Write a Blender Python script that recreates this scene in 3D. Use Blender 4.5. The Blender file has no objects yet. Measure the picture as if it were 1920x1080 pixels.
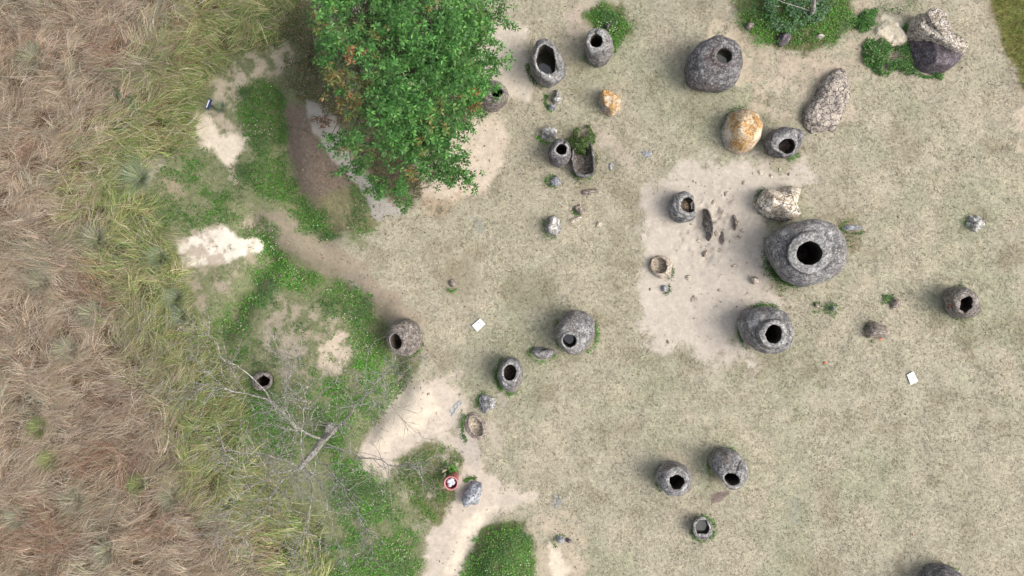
import bpy, bmesh, math, random
import numpy as np
from mathutils import Vector
random.seed(7); rng = np.random.default_rng(11)
PI = math.pi
scene = bpy.context.scene
COL = scene.collection
# ------------------------------------------------------------------ camera, world, sun, exposure
CH = 25.0                                   # camera height above the site
cd = bpy.data.cameras.new('camera'); cam = bpy.data.objects.new('camera', cd); COL.objects.link(cam)
cam.location = (0, 0, CH); cam.rotation_euler = (0, 0, 0)
cd.sensor_width = 36; cd.lens = 36*CH/32; cd.clip_start = 0.1; cd.clip_end = 1000
scene.camera = cam
world = bpy.data.worlds.new('World'); scene.world = world; world.use_nodes = True
nt = world.node_tree; nt.nodes.clear()
SUN_EL = math.radians(48); SUN_AZ = math.radians(-12)      # azimuth from +x
sky = nt.nodes.new('ShaderNodeTexSky'); sky.sky_type = 'NISHITA'; sky.sun_disc = False
sky.sun_elevation = SUN_EL; sky.sun_rotation = PI/2 - SUN_AZ
sky.air_density = 1.0; sky.dust_density = 4.0; sky.ozone_density = 1.0
bg = nt.nodes.new('ShaderNodeBackground'); bg.inputs[1].default_value = 0.145
hs = nt.nodes.new('ShaderNodeHueSaturation'); hs.inputs['Saturation'].default_value = 0.45
wo = nt.nodes.new('ShaderNodeOutputWorld')
nt.links.new(sky.outputs[0], hs.inputs['Color']); nt.links.new(hs.outputs[0], bg.inputs[0]); nt.links.new(bg.outputs[0], wo.inputs[0])
sd = bpy.data.lights.new('sun', 'SUN'); sd.energy = 1.15; sd.angle = math.radians(38); sd.color = (1, 0.975, 0.93)
sun = bpy.data.objects.new('sun', sd); COL.objects.link(sun)
sv = Vector((math.cos(SUN_EL)*math.cos(SUN_AZ), math.cos(SUN_EL)*math.sin(SUN_AZ), math.sin(SUN_EL)))
sun.rotation_euler = sv.to_track_quat('Z', 'Y').to_euler(); sun.location = sv*40
scene.view_settings.view_transform = 'Standard'; scene.view_settings.look = 'None'
scene.view_settings.gamma = 1; scene.view_settings.exposure = 1.0
# ------------------------------------------------------------------ helpers
def lin(c): 
    c = np.asarray(c, float)/255.0
    return np.where(c <= .04045, c/12.92, ((c+.055)/1.055)**2.4)
AK = 0.60
def A(*c):                                   # picture colour -> base colour
    if len(c) == 1: c = c[0]
    return lin(c)*AK
def P(px, py, z=0.0):                        # site survey coordinates (60 units per metre at ground level)
    s = (CH-z)/CH/60
    return np.array([(px-960)*s, (540-py)*s, z])
def _h(ix, iy, iz, seed):
    n = (ix.astype(np.int64)*374761393 + iy.astype(np.int64)*668265263 + iz.astype(np.int64)*2147483647 + seed*1274126177) & 0xffffffff
    n = ((n ^ (n >> 13))*1274126177) & 0xffffffff
    n = ((n ^ (n >> 15))*2246822519) & 0xffffffff
    return ((n ^ (n >> 16)) & 0xffff)/65535.0
def vn(x, y, z, seed=0):
    fx, fy, fz = np.floor(x), np.floor(y), np.floor(z)
    u, v, w = x-fx, y-fy, z-fz
    u = u*u*(3-2*u); v = v*v*(3-2*v); w = w*w*(3-2*w)
    r = 0
    for a in (0, 1):
        for b in (0, 1):
            for c in (0, 1):
                r = r + _h(fx+a, fy+b, fz+c, seed)*(u if a else 1-u)*(v if b else 1-v)*(w if c else 1-w)
    return r*2-1
def fbm(x, y, z=0.0, f=1.0, o=4, seed=0, rough=.5):
    x = np.asarray(x, float); y = np.asarray(y, float); z = np.zeros_like(x)+z
    r = 0; a = 1; t = 0
    for i in range(o):
        r = r + a*vn(x*f, y*f, z*f, seed+i*17); t += a; a *= rough; f *= 2.03
    return r/t
def sst(a, b, x):
    t = np.clip((x-a)/(b-a), 0, 1); return t*t*(3-2*t)
def sdist(px, py, poly):                     # signed distance to a polygon, positive inside
    px = np.asarray(px, float); py = np.asarray(py, float)
    d = np.full(px.shape, 1e18); ins = np.zeros(px.shape, bool); n = len(poly)
    for i in range(n):
        x0, y0 = poly[i]; x1, y1 = poly[(i+1) % n]
        ex, ey = x1-x0, y1-y0; wx, wy = px-x0, py-y0
        t = np.clip((wx*ex+wy*ey)/(ex*ex+ey*ey+1e-12), 0, 1)
        d = np.minimum(d, (wx-ex*t)**2+(wy-ey*t)**2)
        c = ((y0 > py) != (y1 > py)); 
        with np.errstate(divide='ignore', invalid='ignore'):
            xi = ex*(py-y0)/(ey if ey else 1e-12)+x0
        ins ^= c & (px < xi)
    return np.where(ins, 1, -1)*np.sqrt(d)
def pdist(px, py, line):                     # distance to a polyline
    d = np.full(np.shape(px), 1e18)
    for (x0, y0), (x1, y1) in zip(line[:-1], line[1:]):
        ex, ey = x1-x0, y1-y0; wx, wy = px-x0, py-y0
        t = np.clip((wx*ex+wy*ey)/(ex*ex+ey*ey), 0, 1)
        d = np.minimum(d, (wx-ex*t)**2+(wy-ey*t)**2)
    return np.sqrt(d)
def empty(name, loc, label=None, cat=None, group=None, kind=None):
    o = bpy.data.objects.new(name, None); COL.objects.link(o); o.location = loc; o.empty_display_size = .2
    tag(o, label, cat, group, kind); return o
def tag(o, label=None, cat=None, group=None, kind=None):
    if label: o['label'] = label
    if cat: o['category'] = cat
    if group: o['group'] = group
    if kind: o['kind'] = kind
    return o
def mesh(name, V, F, mat, parent=None, org=(0, 0, 0), cols=None, smooth=True):
    V = np.asarray(V, float) - np.asarray(org, float)
    me = bpy.data.meshes.new(name)
    if isinstance(F, np.ndarray):
        k = F.shape[1]; nf = len(F)
        me.vertices.add(len(V)); me.vertices.foreach_set('co', V.astype(np.float32).ravel())
        me.loops.add(nf*k); me.loops.foreach_set('vertex_index', F.astype(np.int32).ravel())
        me.polygons.add(nf); me.polygons.foreach_set('loop_start', (np.arange(nf)*k).astype(np.int32))
        me.update(calc_edges=True)
    else:
        me.from_pydata([tuple(v) for v in V], [], [tuple(int(i) for i in f) for f in F]); me.update()
    if smooth: me.polygons.foreach_set('use_smooth', np.ones(len(me.polygons), bool))
    if cols is not None:
        at = me.color_attributes.new('Col', 'FLOAT_COLOR', 'POINT')
        c4 = np.ones((len(V), 4), np.float32); c4[:, :3] = cols
        at.data.foreach_set('color', c4.ravel())
    me.materials.append(mat)
    o = bpy.data.objects.new(name, me); COL.objects.link(o)
    if parent is not None: o.parent = parent
    else: o.location = org
    return o
# ------------------------------------------------------------------ materials
def newmat(name):
    m = bpy.data.materials.new(name); m.use_nodes = True; t = m.node_tree; t.nodes.clear()
    out = t.nodes.new('ShaderNodeOutputMaterial'); b = t.nodes.new('ShaderNodeBsdfPrincipled')
    t.links.new(b.outputs[0], out.inputs[0]); b.inputs['Roughness'].default_value = .9
    b.inputs['Specular IOR Level'].default_value = .25
    return m, t, b, out
def noise(t, pos, scale, detail=4, rough=.55, dist=0):
    n = t.nodes.new('ShaderNodeTexNoise'); n.inputs['Scale'].default_value = scale; n.inputs['Detail'].default_value = detail
    n.inputs['Roughness'].default_value = rough; n.inputs['Distortion'].default_value = dist
    t.links.new(pos, n.inputs['Vector']); return n.outputs['Fac']
def mrange(t, v, a, b, c, d):
    n = t.nodes.new('ShaderNodeMapRange'); t.links.new(v, n.inputs[0])
    for i, q in enumerate((a, b, c, d)): n.inputs[i+1].default_value = q
    return n.outputs[0]
def mix(t, fac, a, b, mode='MIX'):
    n = t.nodes.new('ShaderNodeMix'); n.data_type = 'RGBA'; n.blend_type = mode
    for s, q in ((n.inputs[0], fac), (n.inputs[6], a), (n.inputs[7], b)):
        if hasattr(q, 'links'): t.links.new(q, s)
        elif isinstance(q, (int, float)): s.default_value = q
        else: s.default_value = (*[float(k) for k in q][:3], 1)
    return n.outputs[2]
def grey(t, v):
    n = t.nodes.new('ShaderNodeCombineColor')
    for i in range(3): t.links.new(v, n.inputs[i])
    return n.outputs[0]
def bump(t, b, h, strength, dist):
    n = t.nodes.new('ShaderNodeBump'); n.inputs['Strength'].default_value = strength; n.inputs['Distance'].default_value = dist
    t.links.new(h, n.inputs['Height']); t.links.new(n.outputs[0], b.inputs['Normal'])
def madd(t, a, b, op='ADD'):
    n = t.nodes.new('ShaderNodeMath'); n.operation = op
    for s, q in ((n.inputs[0], a), (n.inputs[1], b)):
        if hasattr(q, 'links'): t.links.new(q, s)
        else: s.default_value = q
    return n.outputs[0]
def pos_of(t): return t.nodes.new('ShaderNodeNewGeometry').outputs['Position']
def stone(name, dark, mid, light, f=5, spot=None, spot_t=.62, spot_f=9, crack=0, b=.02, seed=0, side=None, con=1.0, warm=None):
    m, t, bs, out = newmat(name); p0 = pos_of(t)
    vm = t.nodes.new('ShaderNodeVectorMath'); vm.operation = 'ADD'; vm.inputs[1].default_value = (seed*3.1, seed*1.7, seed*2.3)
    t.links.new(p0, vm.inputs[0]); p = vm.outputs[0]
    big = noise(t, p, f*.5, 3); fine = noise(t, p, f*3.2, 8, .75); med = noise(t, p, f*1.2, 6, .7, .4)
    c = mix(t, mrange(t, fine, .38, .62, 0, 1), A(dark), A(mid))
    c = mix(t, mrange(t, med, .46, .64, 0, 1), c, A(light))
    c = mix(t, 1.0, c, grey(t, mrange(t, big, .3, .7, 1-.28*con, 1+.22*con)), 'MULTIPLY')
    fn2 = noise(t, p, 17, 6, .8); fn3 = noise(t, p, 44, 3, .6)
    c = mix(t, 1.0, c, grey(t, mrange(t, fn2, .40, .60, 1-.52*con, 1+.6*con)), 'MULTIPLY')
    c = mix(t, 1.0, c, grey(t, mrange(t, fn3, .35, .65, 1-.25*con, 1+.3*con)), 'MULTIPLY')
    if warm is not None: c = mix(t, mrange(t, noise(t, p, .9, 5, .65, .5), .5, .66, 0, .7), c, mix(t, mrange(t, fn2, .4, .6, 0, 1), A(*[q*.72 for q in warm]), A(warm)))
    if spot is not None:
        sp = noise(t, p, spot_f, 7, .72, .3)
        c = mix(t, mrange(t, sp, spot_t-.03, spot_t+.05, 0, 1), c, A(spot))
    if side is not None:                                          # lichen keeps to the top, the flanks stay bare stone
        sx = t.nodes.new('ShaderNodeSeparateXYZ'); t.links.new(t.nodes.new('ShaderNodeNewGeometry').outputs['Normal'], sx.inputs[0])
        q = madd(t, sx.outputs[2], mrange(t, med, .3, .7, -.25, .25))
        sc_ = mix(t, mrange(t, fn2, .42, .56, 0, 1), A(side[0]), A(side[1])); c = mix(t, mrange(t, q, side[2]-.1, side[2]+.1, 0, 1), sc_, c)
    hgt = madd(t, madd(t, fn2, 1.0, 'MULTIPLY'), madd(t, med, .8, 'MULTIPLY'))
    if crack:
        v = t.nodes.new('ShaderNodeTexVoronoi'); v.feature = 'DISTANCE_TO_EDGE'; v.inputs['Scale'].default_value = crack
        wv = t.nodes.new('ShaderNodeVectorMath'); wv.operation = 'ADD'; t.links.new(p, wv.inputs[0])
        nn = t.nodes.new('ShaderNodeTexNoise'); nn.inputs['Scale'].default_value = 4; t.links.new(p, nn.inputs['Vector'])
        ws = t.nodes.new('ShaderNodeVectorMath'); ws.operation = 'SCALE'; ws.inputs['Scale'].default_value = .35
        t.links.new(nn.outputs['Color'], ws.inputs[0]); t.links.new(ws.outputs[0], wv.inputs[1]); t.links.new(wv.outputs[0], v.inputs['Vector'])
        e = mrange(t, v.outputs['Distance'], 0, .05, 0, 1)
        c = mix(t, e, A(116, 104, 96), c); hgt = madd(t, hgt, madd(t, e, 1.2, 'MULTIPLY'))
    t.links.new(c, bs.inputs['Base Color']); bump(t, bs, hgt, 1.0, b)
    bs.inputs['Roughness'].default_value = .92
    return m
def flat(name, c, rough=.6, spec=.3, var=.15, f=20):
    m, t, bs, out = newmat(name); p = pos_of(t)
    cc = mix(t, 1.0, A(c), grey(t, mrange(t, noise(t, p, f, 4), .3, .7, 1-var, 1+var)), 'MULTIPLY')
    t.links.new(cc, bs.inputs['Base Color']); bs.inputs['Roughness'].default_value = rough; bs.inputs['Specular IOR Level'].default_value = spec
    return m
def leafmat(name, trans=.3, rough=.55, spec=.3):
    m, t, bs, out = newmat(name)
    a = t.nodes.new('ShaderNodeAttribute'); a.attribute_name = 'Col'
    t.links.new(a.outputs['Color'], bs.inputs['Base Color']); bs.inputs['Roughness'].default_value = rough
    bs.inputs['Specular IOR Level'].default_value = spec
    tr = t.nodes.new('ShaderNodeBsdfTranslucent'); t.links.new(a.outputs['Color'], tr.inputs[0])
    mx = t.nodes.new('ShaderNodeMixShader'); mx.inputs[0].default_value = trans
    t.links.new(bs.outputs[0], mx.inputs[1]); t.links.new(tr.outputs[0], mx.inputs[2]); t.links.new(mx.outputs[0], out.inputs[0])
    return m
M = {}
M['jar'] = stone('grey_stone', (100, 97, 97), (144, 141, 140), (188, 185, 181), 5, (216, 213, 207), .6, 14, b=.035, warm=(156, 138, 126))
M['jar2'] = stone('dark_stone', (82, 78, 80), (122, 118, 119), (170, 167, 165), 6, (204, 200, 194), .6, 15, seed=3, b=.035, warm=(128, 108, 104))
M['jarb'] = stone('brown_stone', (100, 91, 85), (140, 130, 122), (172, 163, 153), 5, (198, 194, 184), .62, 10, seed=5)
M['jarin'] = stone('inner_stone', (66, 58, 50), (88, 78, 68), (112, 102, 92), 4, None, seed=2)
M['dirtstone'] = stone('soil_crusted_stone', (182, 167, 148), (206, 192, 173), (222, 208, 190), 5, None, seed=6)
M['white'] = stone('white_lichen_stone', (116, 112, 108), (164, 160, 154), (212, 208, 200), 5, (250, 248, 242), .55, 6, b=.03, seed=8)
M['pale'] = stone('pale_crusted_rock', (186, 162, 134), (236, 216, 188), (262, 246, 220), 4, (268, 260, 244), .52, 6, con=.6, b=.03, seed=9, crack=4.5, side=((150, 142, 136), (240, 232, 220), .12))
M['crack'] = stone('cracked_grey_rock', (160, 150, 142), (196, 184, 172), (218, 204, 186), 3, (228, 212, 192), .6, 6, crack=5, b=.03, con=.7, seed=12)
M['streak'] = stone('pale_streaked_rock', (124, 120, 120), (180, 176, 175), (230, 228, 226), 6, (240, 238, 234), .52, 5, crack=8, b=.03, seed=14)
M['brownrock'] = stone('brown_rock', (118, 106, 98), (162, 148, 136), (192, 178, 164), 6, (198, 188, 176), .62, 9, seed=15)
M['bluegrey'] = stone('blue_grey_rock', (122, 124, 130), (166, 168, 174), (204, 206, 208), 5, (206, 208, 210), .6, 8, seed=16)
M['purple'] = stone('dark_purple_rock', (84, 76, 80), (112, 102, 107), (142, 133, 136), 4, (150, 140, 142), .67, 5, seed=17)
M['orange'] = stone('orange_lichen_rock', (178, 130, 72), (206, 168, 112), (228, 206, 174), 2.0, (238, 226, 206), .56, 2.6, b=.015, seed=18, side=((112, 108, 110), (226, 222, 216), .16))
M['rim'] = stone('worn_grey_rim_stone', (116, 113, 111), (164, 161, 157), (200, 197, 192), 6, (222, 219, 212), .6, 14, b=.035, seed=40)
M['crust'] = stone('knobbly_pale_crust', (176, 158, 138), (224, 208, 188), (250, 238, 220), 5, (255, 250, 240), .55, 8, crack=7, b=.05, seed=31, con=.7)
M['sandrock'] = stone('white_sandy_rock', (262, 240, 204), (276, 258, 226), (284, 270, 244), 3, None, b=.012, seed=30, con=.25)
M['bark'] = stone('grey_bark', (142, 137, 128), (172, 167, 158), (200, 195, 186), 9, None, seed=20)
M['bark2'] = stone('brown_bark', (74, 64, 54), (104, 92, 78), (130, 118, 102), 9, None, seed=21)
M['leaf'] = leafmat('leaves', .35, .5, .35)
M['grass'] = leafmat('dry_grass', .2, .7, .15)
M['lawn'] = leafmat('short_grass', .15, .85, .1)
M['cover'] = leafmat('ground_leaves', .3, .55, .25)
M['paper'] = flat('white_paint', (255, 255, 255), .5, .3, .02)
M['ink'] = flat('faded_ink', (120, 112, 124), .7)
M['red'] = flat('red_plastic', (190, 104, 106), .45, .4, .08)
M['pinkrim'] = flat('pink_plastic_rim', (226, 146, 146), .4, .4, .05)
M['litter'] = flat('litter_plastic', (232, 230, 238), .4, .4, .12)
M['blue'] = flat('dark_blue_paint', (48, 66, 110), .5)
M['post'] = flat('dark_post', (74, 66, 48), .7)
M['otag'] = flat('orange_plastic', (236, 110, 60), .5)
M['bluepaint'] = flat('faded_blue_paint', (152, 178, 190), .9, .1, .2, 40)
M['soil'] = stone('soil', (120, 104, 86), (150, 132, 112), (176, 158, 136), 7, None, seed=24)
wm, wt, wb, _ = newmat('rain_water'); wb.inputs['Base Color'].default_value = (.045, .045, .03, 1); wb.inputs['Roughness'].default_value = .06
wb.inputs['Specular IOR Level'].default_value = .9; bump(wt, wb, noise(wt, pos_of(wt), 6, 2), .15, .01); M['water'] = wm
# ------------------------------------------------------------------ terrain
DITCH = [[(505, 130), (525, 230), (540, 330), (575, 400), (610, 430)], [(470, 420), (500, 470), (560, 505), (640, 540), (700, 590), (735, 660), (745, 740), (690, 800)],
         [(500, 490), (460, 560), (420, 620)]]
MOUND = [(940, 985), (975, 1000), (992, 1050), (990, 1140), (880, 1140), (885, 1060), (905, 1010)]
def hgt(x, y):
    px = 960+60*np.asarray(x, float); py = 540-60*np.asarray(y, float)
    h = .10*fbm(x, y, 0, .18, 3, 5) + .028*fbm(x, y, 0, 1.1, 3, 9)
    for d in DITCH: h = h - .34*np.exp(-(pdist(px, py, d)/26)**2)
    h = h + .45*sst(-18, 40, sdist(px, py, MOUND))
    dz = np.exp(-(((px-1340)/70)**2+((py-425)/60)**2)); h = h + dz*(.16*fbm(x, y, 0, 2.8, 4, 33, .6) - .10*sst(.15, .45, fbm(x, y, 0, 3.6, 2, 35)))
    h = h + .22*np.exp(-(((px-590)/45)**2+((py-270)/80)**2)) + .18*np.exp(-(((px-580)/70)**2+((py-640)/60)**2))
    h = h + .3*np.exp(-(((px-1490)/100)**2+((py-20)/50)**2))
    return h
def h1(px, py): return float(hgt(np.array([(px-960)/60]), np.array([(540-py)/60]))[0])
FIELD = [(-4000, -4000), (520, -4000), (540, -40), (500, 60), (430, 85), (395, 130), (340, 190), (330, 260), (275, 300), (235, 360), (290, 450), (325, 520), (340, 600), (380, 680), (430, 760), (440, 850), (500, 900), (540, 960), (570, 1010), (600, 1090), (620, 4000), (-4000, 4000)]
SCRUB = [(560, -200), (600, 100), (640, 200), (670, 300), (705, 400), (690, 440), (610, 470), (700, 570), (740, 640), (760, 690), (720, 760), (690, 860), (760, 900), (800, 980), (830, 1090), (840, 1400), (500, 1400), (300, 900), (250, 400), (400, 50)]
S = (246, 230, 206); S2 = (222, 206, 184); D = (207, 193, 175); G = (184, 177, 168); LB = (152, 137, 122); GR = (96, 108, 66)
LAY = [ # polygon, colour, softness, edge noise, strength, patchiness
 (SCRUB, (132, 138, 98), 60, 60, .92, 0),
 (FIELD, (112, 94, 74), 30, 50, 1, 0),
 ([(480, 385), (560, 415), (640, 460), (720, 540), (790, 600), (770, 660), (730, 600), (660, 540), (590, 500), (520, 455), (495, 430)], (176, 160, 140), 30, 26, .85, 0),
 ([(530, 195), (575, 205), (625, 290), (665, 340), (600, 378), (555, 360), (532, 280)], (146, 128, 113), 26, 22, .95, 0),
 ([(600, 370), (660, 350), (700, 420), (660, 440), (600, 430)], (146, 138, 104), 26, 22, .8, 0),
 ([(640, 200), (860, 160), (900, 330), (840, 390), (700, 370)], (128, 114, 92), 60, 40, .85, 0),
 ([(575, 185), (612, 200), (640, 250), (662, 305), (692, 335), (722, 372), (755, 392), (752, 404), (722, 398), (712, 412), (700, 405), (684, 362), (650, 322), (625, 300), (598, 250), (578, 220)], (192, 184, 172), 8, 10, 1, 0),
 ([(400, 160), (440, 112), (500, 72), (545, 82), (525, 130), (470, 150), (440, 200), (462, 270), (440, 330), (415, 320), (375, 260), (360, 225), (385, 205)], (214, 198, 174), 30, 32, .9, .36),
 ([(364, 222), (392, 220), (418, 248), (440, 258), (462, 262), (448, 290), (430, 318), (412, 305), (392, 278), (372, 250)], S, 16, 22, 1, 0),
 ([(330, 455), (368, 436), (420, 424), (445, 448), (468, 450), (480, 452), (484, 462), (466, 472), (448, 480), (405, 494), (350, 500), (328, 482)], (252, 240, 222), 15, 20, 1, 0),
 ([(440, 405), (470, 430), (445, 455), (420, 425)], (196, 180, 158), 14, 20, .8, .5),
 ([(330, 420), (480, 410), (500, 500), (440, 520), (430, 590), (385, 640), (345, 560), (320, 480)], (190, 174, 154), 34, 34, .8, .5),
 ([(300, 340), (330, 330), (345, 370), (310, 390)], (190, 168, 146), 16, 14, .6, .3),
 ([(490, 560), (560, 560), (640, 595), (680, 640), (655, 700), (600, 725), (530, 700), (490, 650)], (188, 174, 152), 40, 34, .9, .42),
 ([(628, 625), (672, 632), (668, 668), (640, 700), (606, 680), (600, 650)], (218, 200, 178), 14, 22, .95, .2),
 ([(735, 745), (790, 718), (862, 712), (876, 765), (846, 805), (872, 850), (905, 870), (940, 915), (1000, 930), (950, 962), (905, 985), (882, 1030), (866, 1090), (850, 1300), (770, 1300), (790, 1090), (800, 1010), (845, 960), (862, 905), (856, 850), (820, 815), (760, 848), (722, 888), (690, 885), (672, 850), (700, 800)], (220, 205, 187), 26, 26, 1, .0),
 ([(750, 750), (810, 730), (820, 770), (795, 800), (752, 820), (720, 850), (700, 840), (722, 790)], S, 26, 22, .95, 0),
 ([(870, 980), (905, 955), (930, 950), (880, 1010), (850, 1080), (830, 1080), (850, 1020)], S, 22, 18, .95, 0),
 ([(850, 790), (880, 800), (900, 850), (895, 880), (862, 860)], (204, 192, 178), 14, 14, .9, 0),
 ([(905, 790), (925, 785), (940, 830), (930, 845), (915, 820)], (196, 184, 166), 8, 10, .8, 0), ([(932, 738), (950, 745), (955, 762), (940, 765)], (192, 180, 166), 8, 8, .8, 0),
 ([(1000, 985), (1060, 960), (1085, 1020), (1100, 1100), (1020, 1100), (1005, 1040)], (206, 190, 166), 28, 26, .85, .25),
 ([(1030, 1020), (1050, 1030), (1068, 1070), (1050, 1100), (1030, 1060)], S, 12, 14, .9, 0),
 ([(1225, 350), (1290, 312), (1380, 306), (1500, 318), (1515, 335), (1430, 352), (1420, 400), (1445, 430), (1425, 500), (1480, 568), (1440, 580), (1395, 620), (1392, 690), (1330, 662), (1250, 655), (1205, 612), (1200, 560), (1212, 500), (1196, 430), (1208, 380)], (216, 204, 188), 46, 52, 1, 0),
 ([(1380, 690), (1330, 670), (1320, 710), (1340, 730)], (200, 190, 170), 30, 20, .5, .3),
 ([(868, 232), (930, 212), (955, 250), (940, 310), (900, 358), (850, 378), (790, 370), (770, 300), (820, 240)], (228, 211, 189), 26, 24, 1, 0),
 ([(760, 385), (860, 355), (900, 370), (800, 400)], (206, 184, 156), 26, 26, .8, .3),
 ([(880, 40), (990, 50), (985, 95), (1002, 150), (990, 188), (955, 175), (880, 190)], (224, 211, 192), 22, 14, 1, 0),
 ([(1055, 25), (1110, 0), (1108, 55), (1075, 70)], (204, 186, 170), 20, 20, .85, .2),
 ([(1100, 245), (1140, 240), (1185, 290), (1180, 310), (1140, 280)], (206, 190, 172), 20, 20, .6, .2),
 ([(1340, 40), (1385, 55), (1410, 110), (1392, 165), (1370, 165), (1330, 60)], (222, 206, 180), 16, 18, .8, .15),
 ([(1340, -20), (1400, -30), (1440, 90), (1560, 110), (1620, 60), (1600, -20), (1640, -20), (1640, 100), (1560, 160), (1400, 150)], (196, 178, 156), 40, 30, .7, .3),
 ([(1400, 110), (1600, 100), (1600, 250), (1560, 250), (1500, 230), (1400, 200)], (216, 198, 176), 50, 30, .7, .55),
 ([(1640, 62), (1650, 22), (1684, 32), (1706, 70), (1700, 86), (1656, 84)], (246, 234, 208), 12, 16, 1, 0),
 ([(1820, -100), (1860, 60), (1900, 150), (1980, 250), (1980, 180), (1900, 20), (1870, -100)], (200, 184, 158), 26, 16, .7, .1),
 ([(1870, 205), (1960, 190), (1960, 330), (1900, 290)], (218, 200, 176), 30, 26, .8, .45),
 ([(1846, -60), (1868, 40), (1890, 110), (1925, 165), (2000, 260), (2400, 300), (2400, -400), (1840, -400)], (150, 150, 88), 18, 14, 1, 0),
 ([(940, 972), (978, 985), (998, 1030), (1004, 1120), (860, 1120), (880, 1040), (905, 995)], GR, 14, 14, .95, 0),
 ([(745, 862), (800, 830), (852, 845), (862, 875), (842, 900), (846, 930), (826, 980), (800, 978), (768, 940), (742, 900)], (120, 122, 82), 18, 20, .95, .15),
 ([(1368, -30), (1592, -30), (1592, 45), (1560, 78), (1500, 92), (1430, 82), (1392, 52)], (104, 108, 68), 20, 20, .95, 0),
 ([(1100, 28), (1130, 5), (1168, 22), (1178, 60), (1150, 95), (1120, 60)], (110, 116, 74), 18, 14, .9, 0),
 ([(1332, 925), (1360, 920), (1372, 922), (1350, 940), (1332, 945)], (140, 122, 116), 5, 6, .9, 0),
 ([(1600, 400), (1610, 470), (1560, 480), (1575, 420)], (150, 138, 108), 30, 20, .7, 0),
 ([(820, 525), (880, 470), (900, 540), (840, 560)], (160, 150, 124), 40, 20, .6, 0),
 ([(885, 405), (905, 415), (910, 440), (895, 435)], (160, 160, 148), 8, 10, .7, 0),
 ([(1036, 930), (1066, 925), (1060, 940), (1042, 950)], (148, 158, 160), 6, 8, .7, .3),
 ([(1485, 930), (1497, 930), (1492, 985), (1484, 980)], (156, 160, 150), 6, 8, .35, .2),
]
COVER = [ # polygon, density, brightness
 ([(455, 165), (500, 138), (535, 190), (525, 250), (538, 330), (572, 385), (612, 412), (622, 440), (600, 450), (560, 425), (515, 385), (475, 372), (445, 325), (465, 260), (448, 210)], 1, .8),
 ([(290, 380), (350, 340), (460, 365), (450, 420), (340, 445), (285, 440)], .65, .75),
 ([(300, 300), (350, 270), (420, 330), (440, 380), (330, 350)], .45, .7),
 ([(485, 445), (560, 495), (640, 525), (700, 575), (728, 640), (750, 720), (705, 790), (655, 770), (680, 700), (660, 620), (600, 560), (545, 520), (490, 560), (455, 610), (400, 628), (392, 590), (440, 550), (480, 500)], .95, 1.08),
 ([(655, 350), (692, 355), (700, 430), (648, 440)], .7, .9),
 ([(600, 400), (620, 420), (610, 448), (560, 430), (560, 405)], 1, 1.1),
 ([(610, 850), (665, 855), (725, 890), (755, 960), (735, 985), (690, 1000), (640, 985), (610, 920)], .98, 1.08),
 ([(600, 1030), (680, 1000), (780, 1000), (785, 1090), (770, 1300), (590, 1300)], .95, 1.15),
 ([(430, 740), (530, 715), (545, 800), (570, 870), (500, 860), (440, 820)], .8, 1.0),
 ([(550, 720), (640, 700), (690, 760), (640, 860), (570, 840)], .8, .9),
 ([(380, 640), (470, 640), (480, 740), (400, 740)], .6, .8),
 ([(450, 600), (620, 700), (640, 720), (560, 730), (470, 700)], .25, .7),
 ([(480, 540), (560, 510), (640, 590), (600, 640), (500, 600)], .3, .7),
 ([(500, 380), (470, 400), (430, 440), (500, 480), (520, 440)], .7, .8),
 ([(740, 640), (790, 650), (780, 720), (720, 760)], .35, .6),
 ([(938, 970), (980, 982), (1002, 1030), (1006, 1130), (862, 1130), (880, 1040), (905, 995)], 1, 1.12),
 ([(745, 862), (800, 830), (855, 845), (860, 875), (842, 900), (846, 930), (826, 980), (800, 978), (768, 940), (742, 900)], .68, .8),
 ([(1368, -40), (1594, -40), (1592, 48), (1560, 80), (1500, 92), (1430, 82), (1388, 50)], 1, .95),
 ([(1094, 28), (1130, 0), (1170, 18), (1180, 60), (1156, 98), (1118, 62)], 1.6, .95),
 ([(1604, 40), (1625, 15), (1700, 5), (1720, 20), (1660, 28), (1640, 50), (1615, 62)], .35, .8),
 ([(1437, 450), (1445, 500), (1480, 540), (1462, 550), (1430, 500)], .8, .6),
 ([(1580, 420), (1612, 430), (1605, 470), (1575, 450)], .35, .6),
 ([(500, 20), (560, 0), (570, 60), (520, 90), (470, 60)], .7, .7),
 ([(330, 250), (470, 260), (480, 420), (500, 480), (720, 620), (760, 740), (640, 860), (620, 1000), (460, 800), (380, 640), (460, 520), (330, 440), (280, 380)], .28, .7),
 ([(690, 330), (780, 350), (820, 390), (740, 395)], .18, .6),
]
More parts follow.
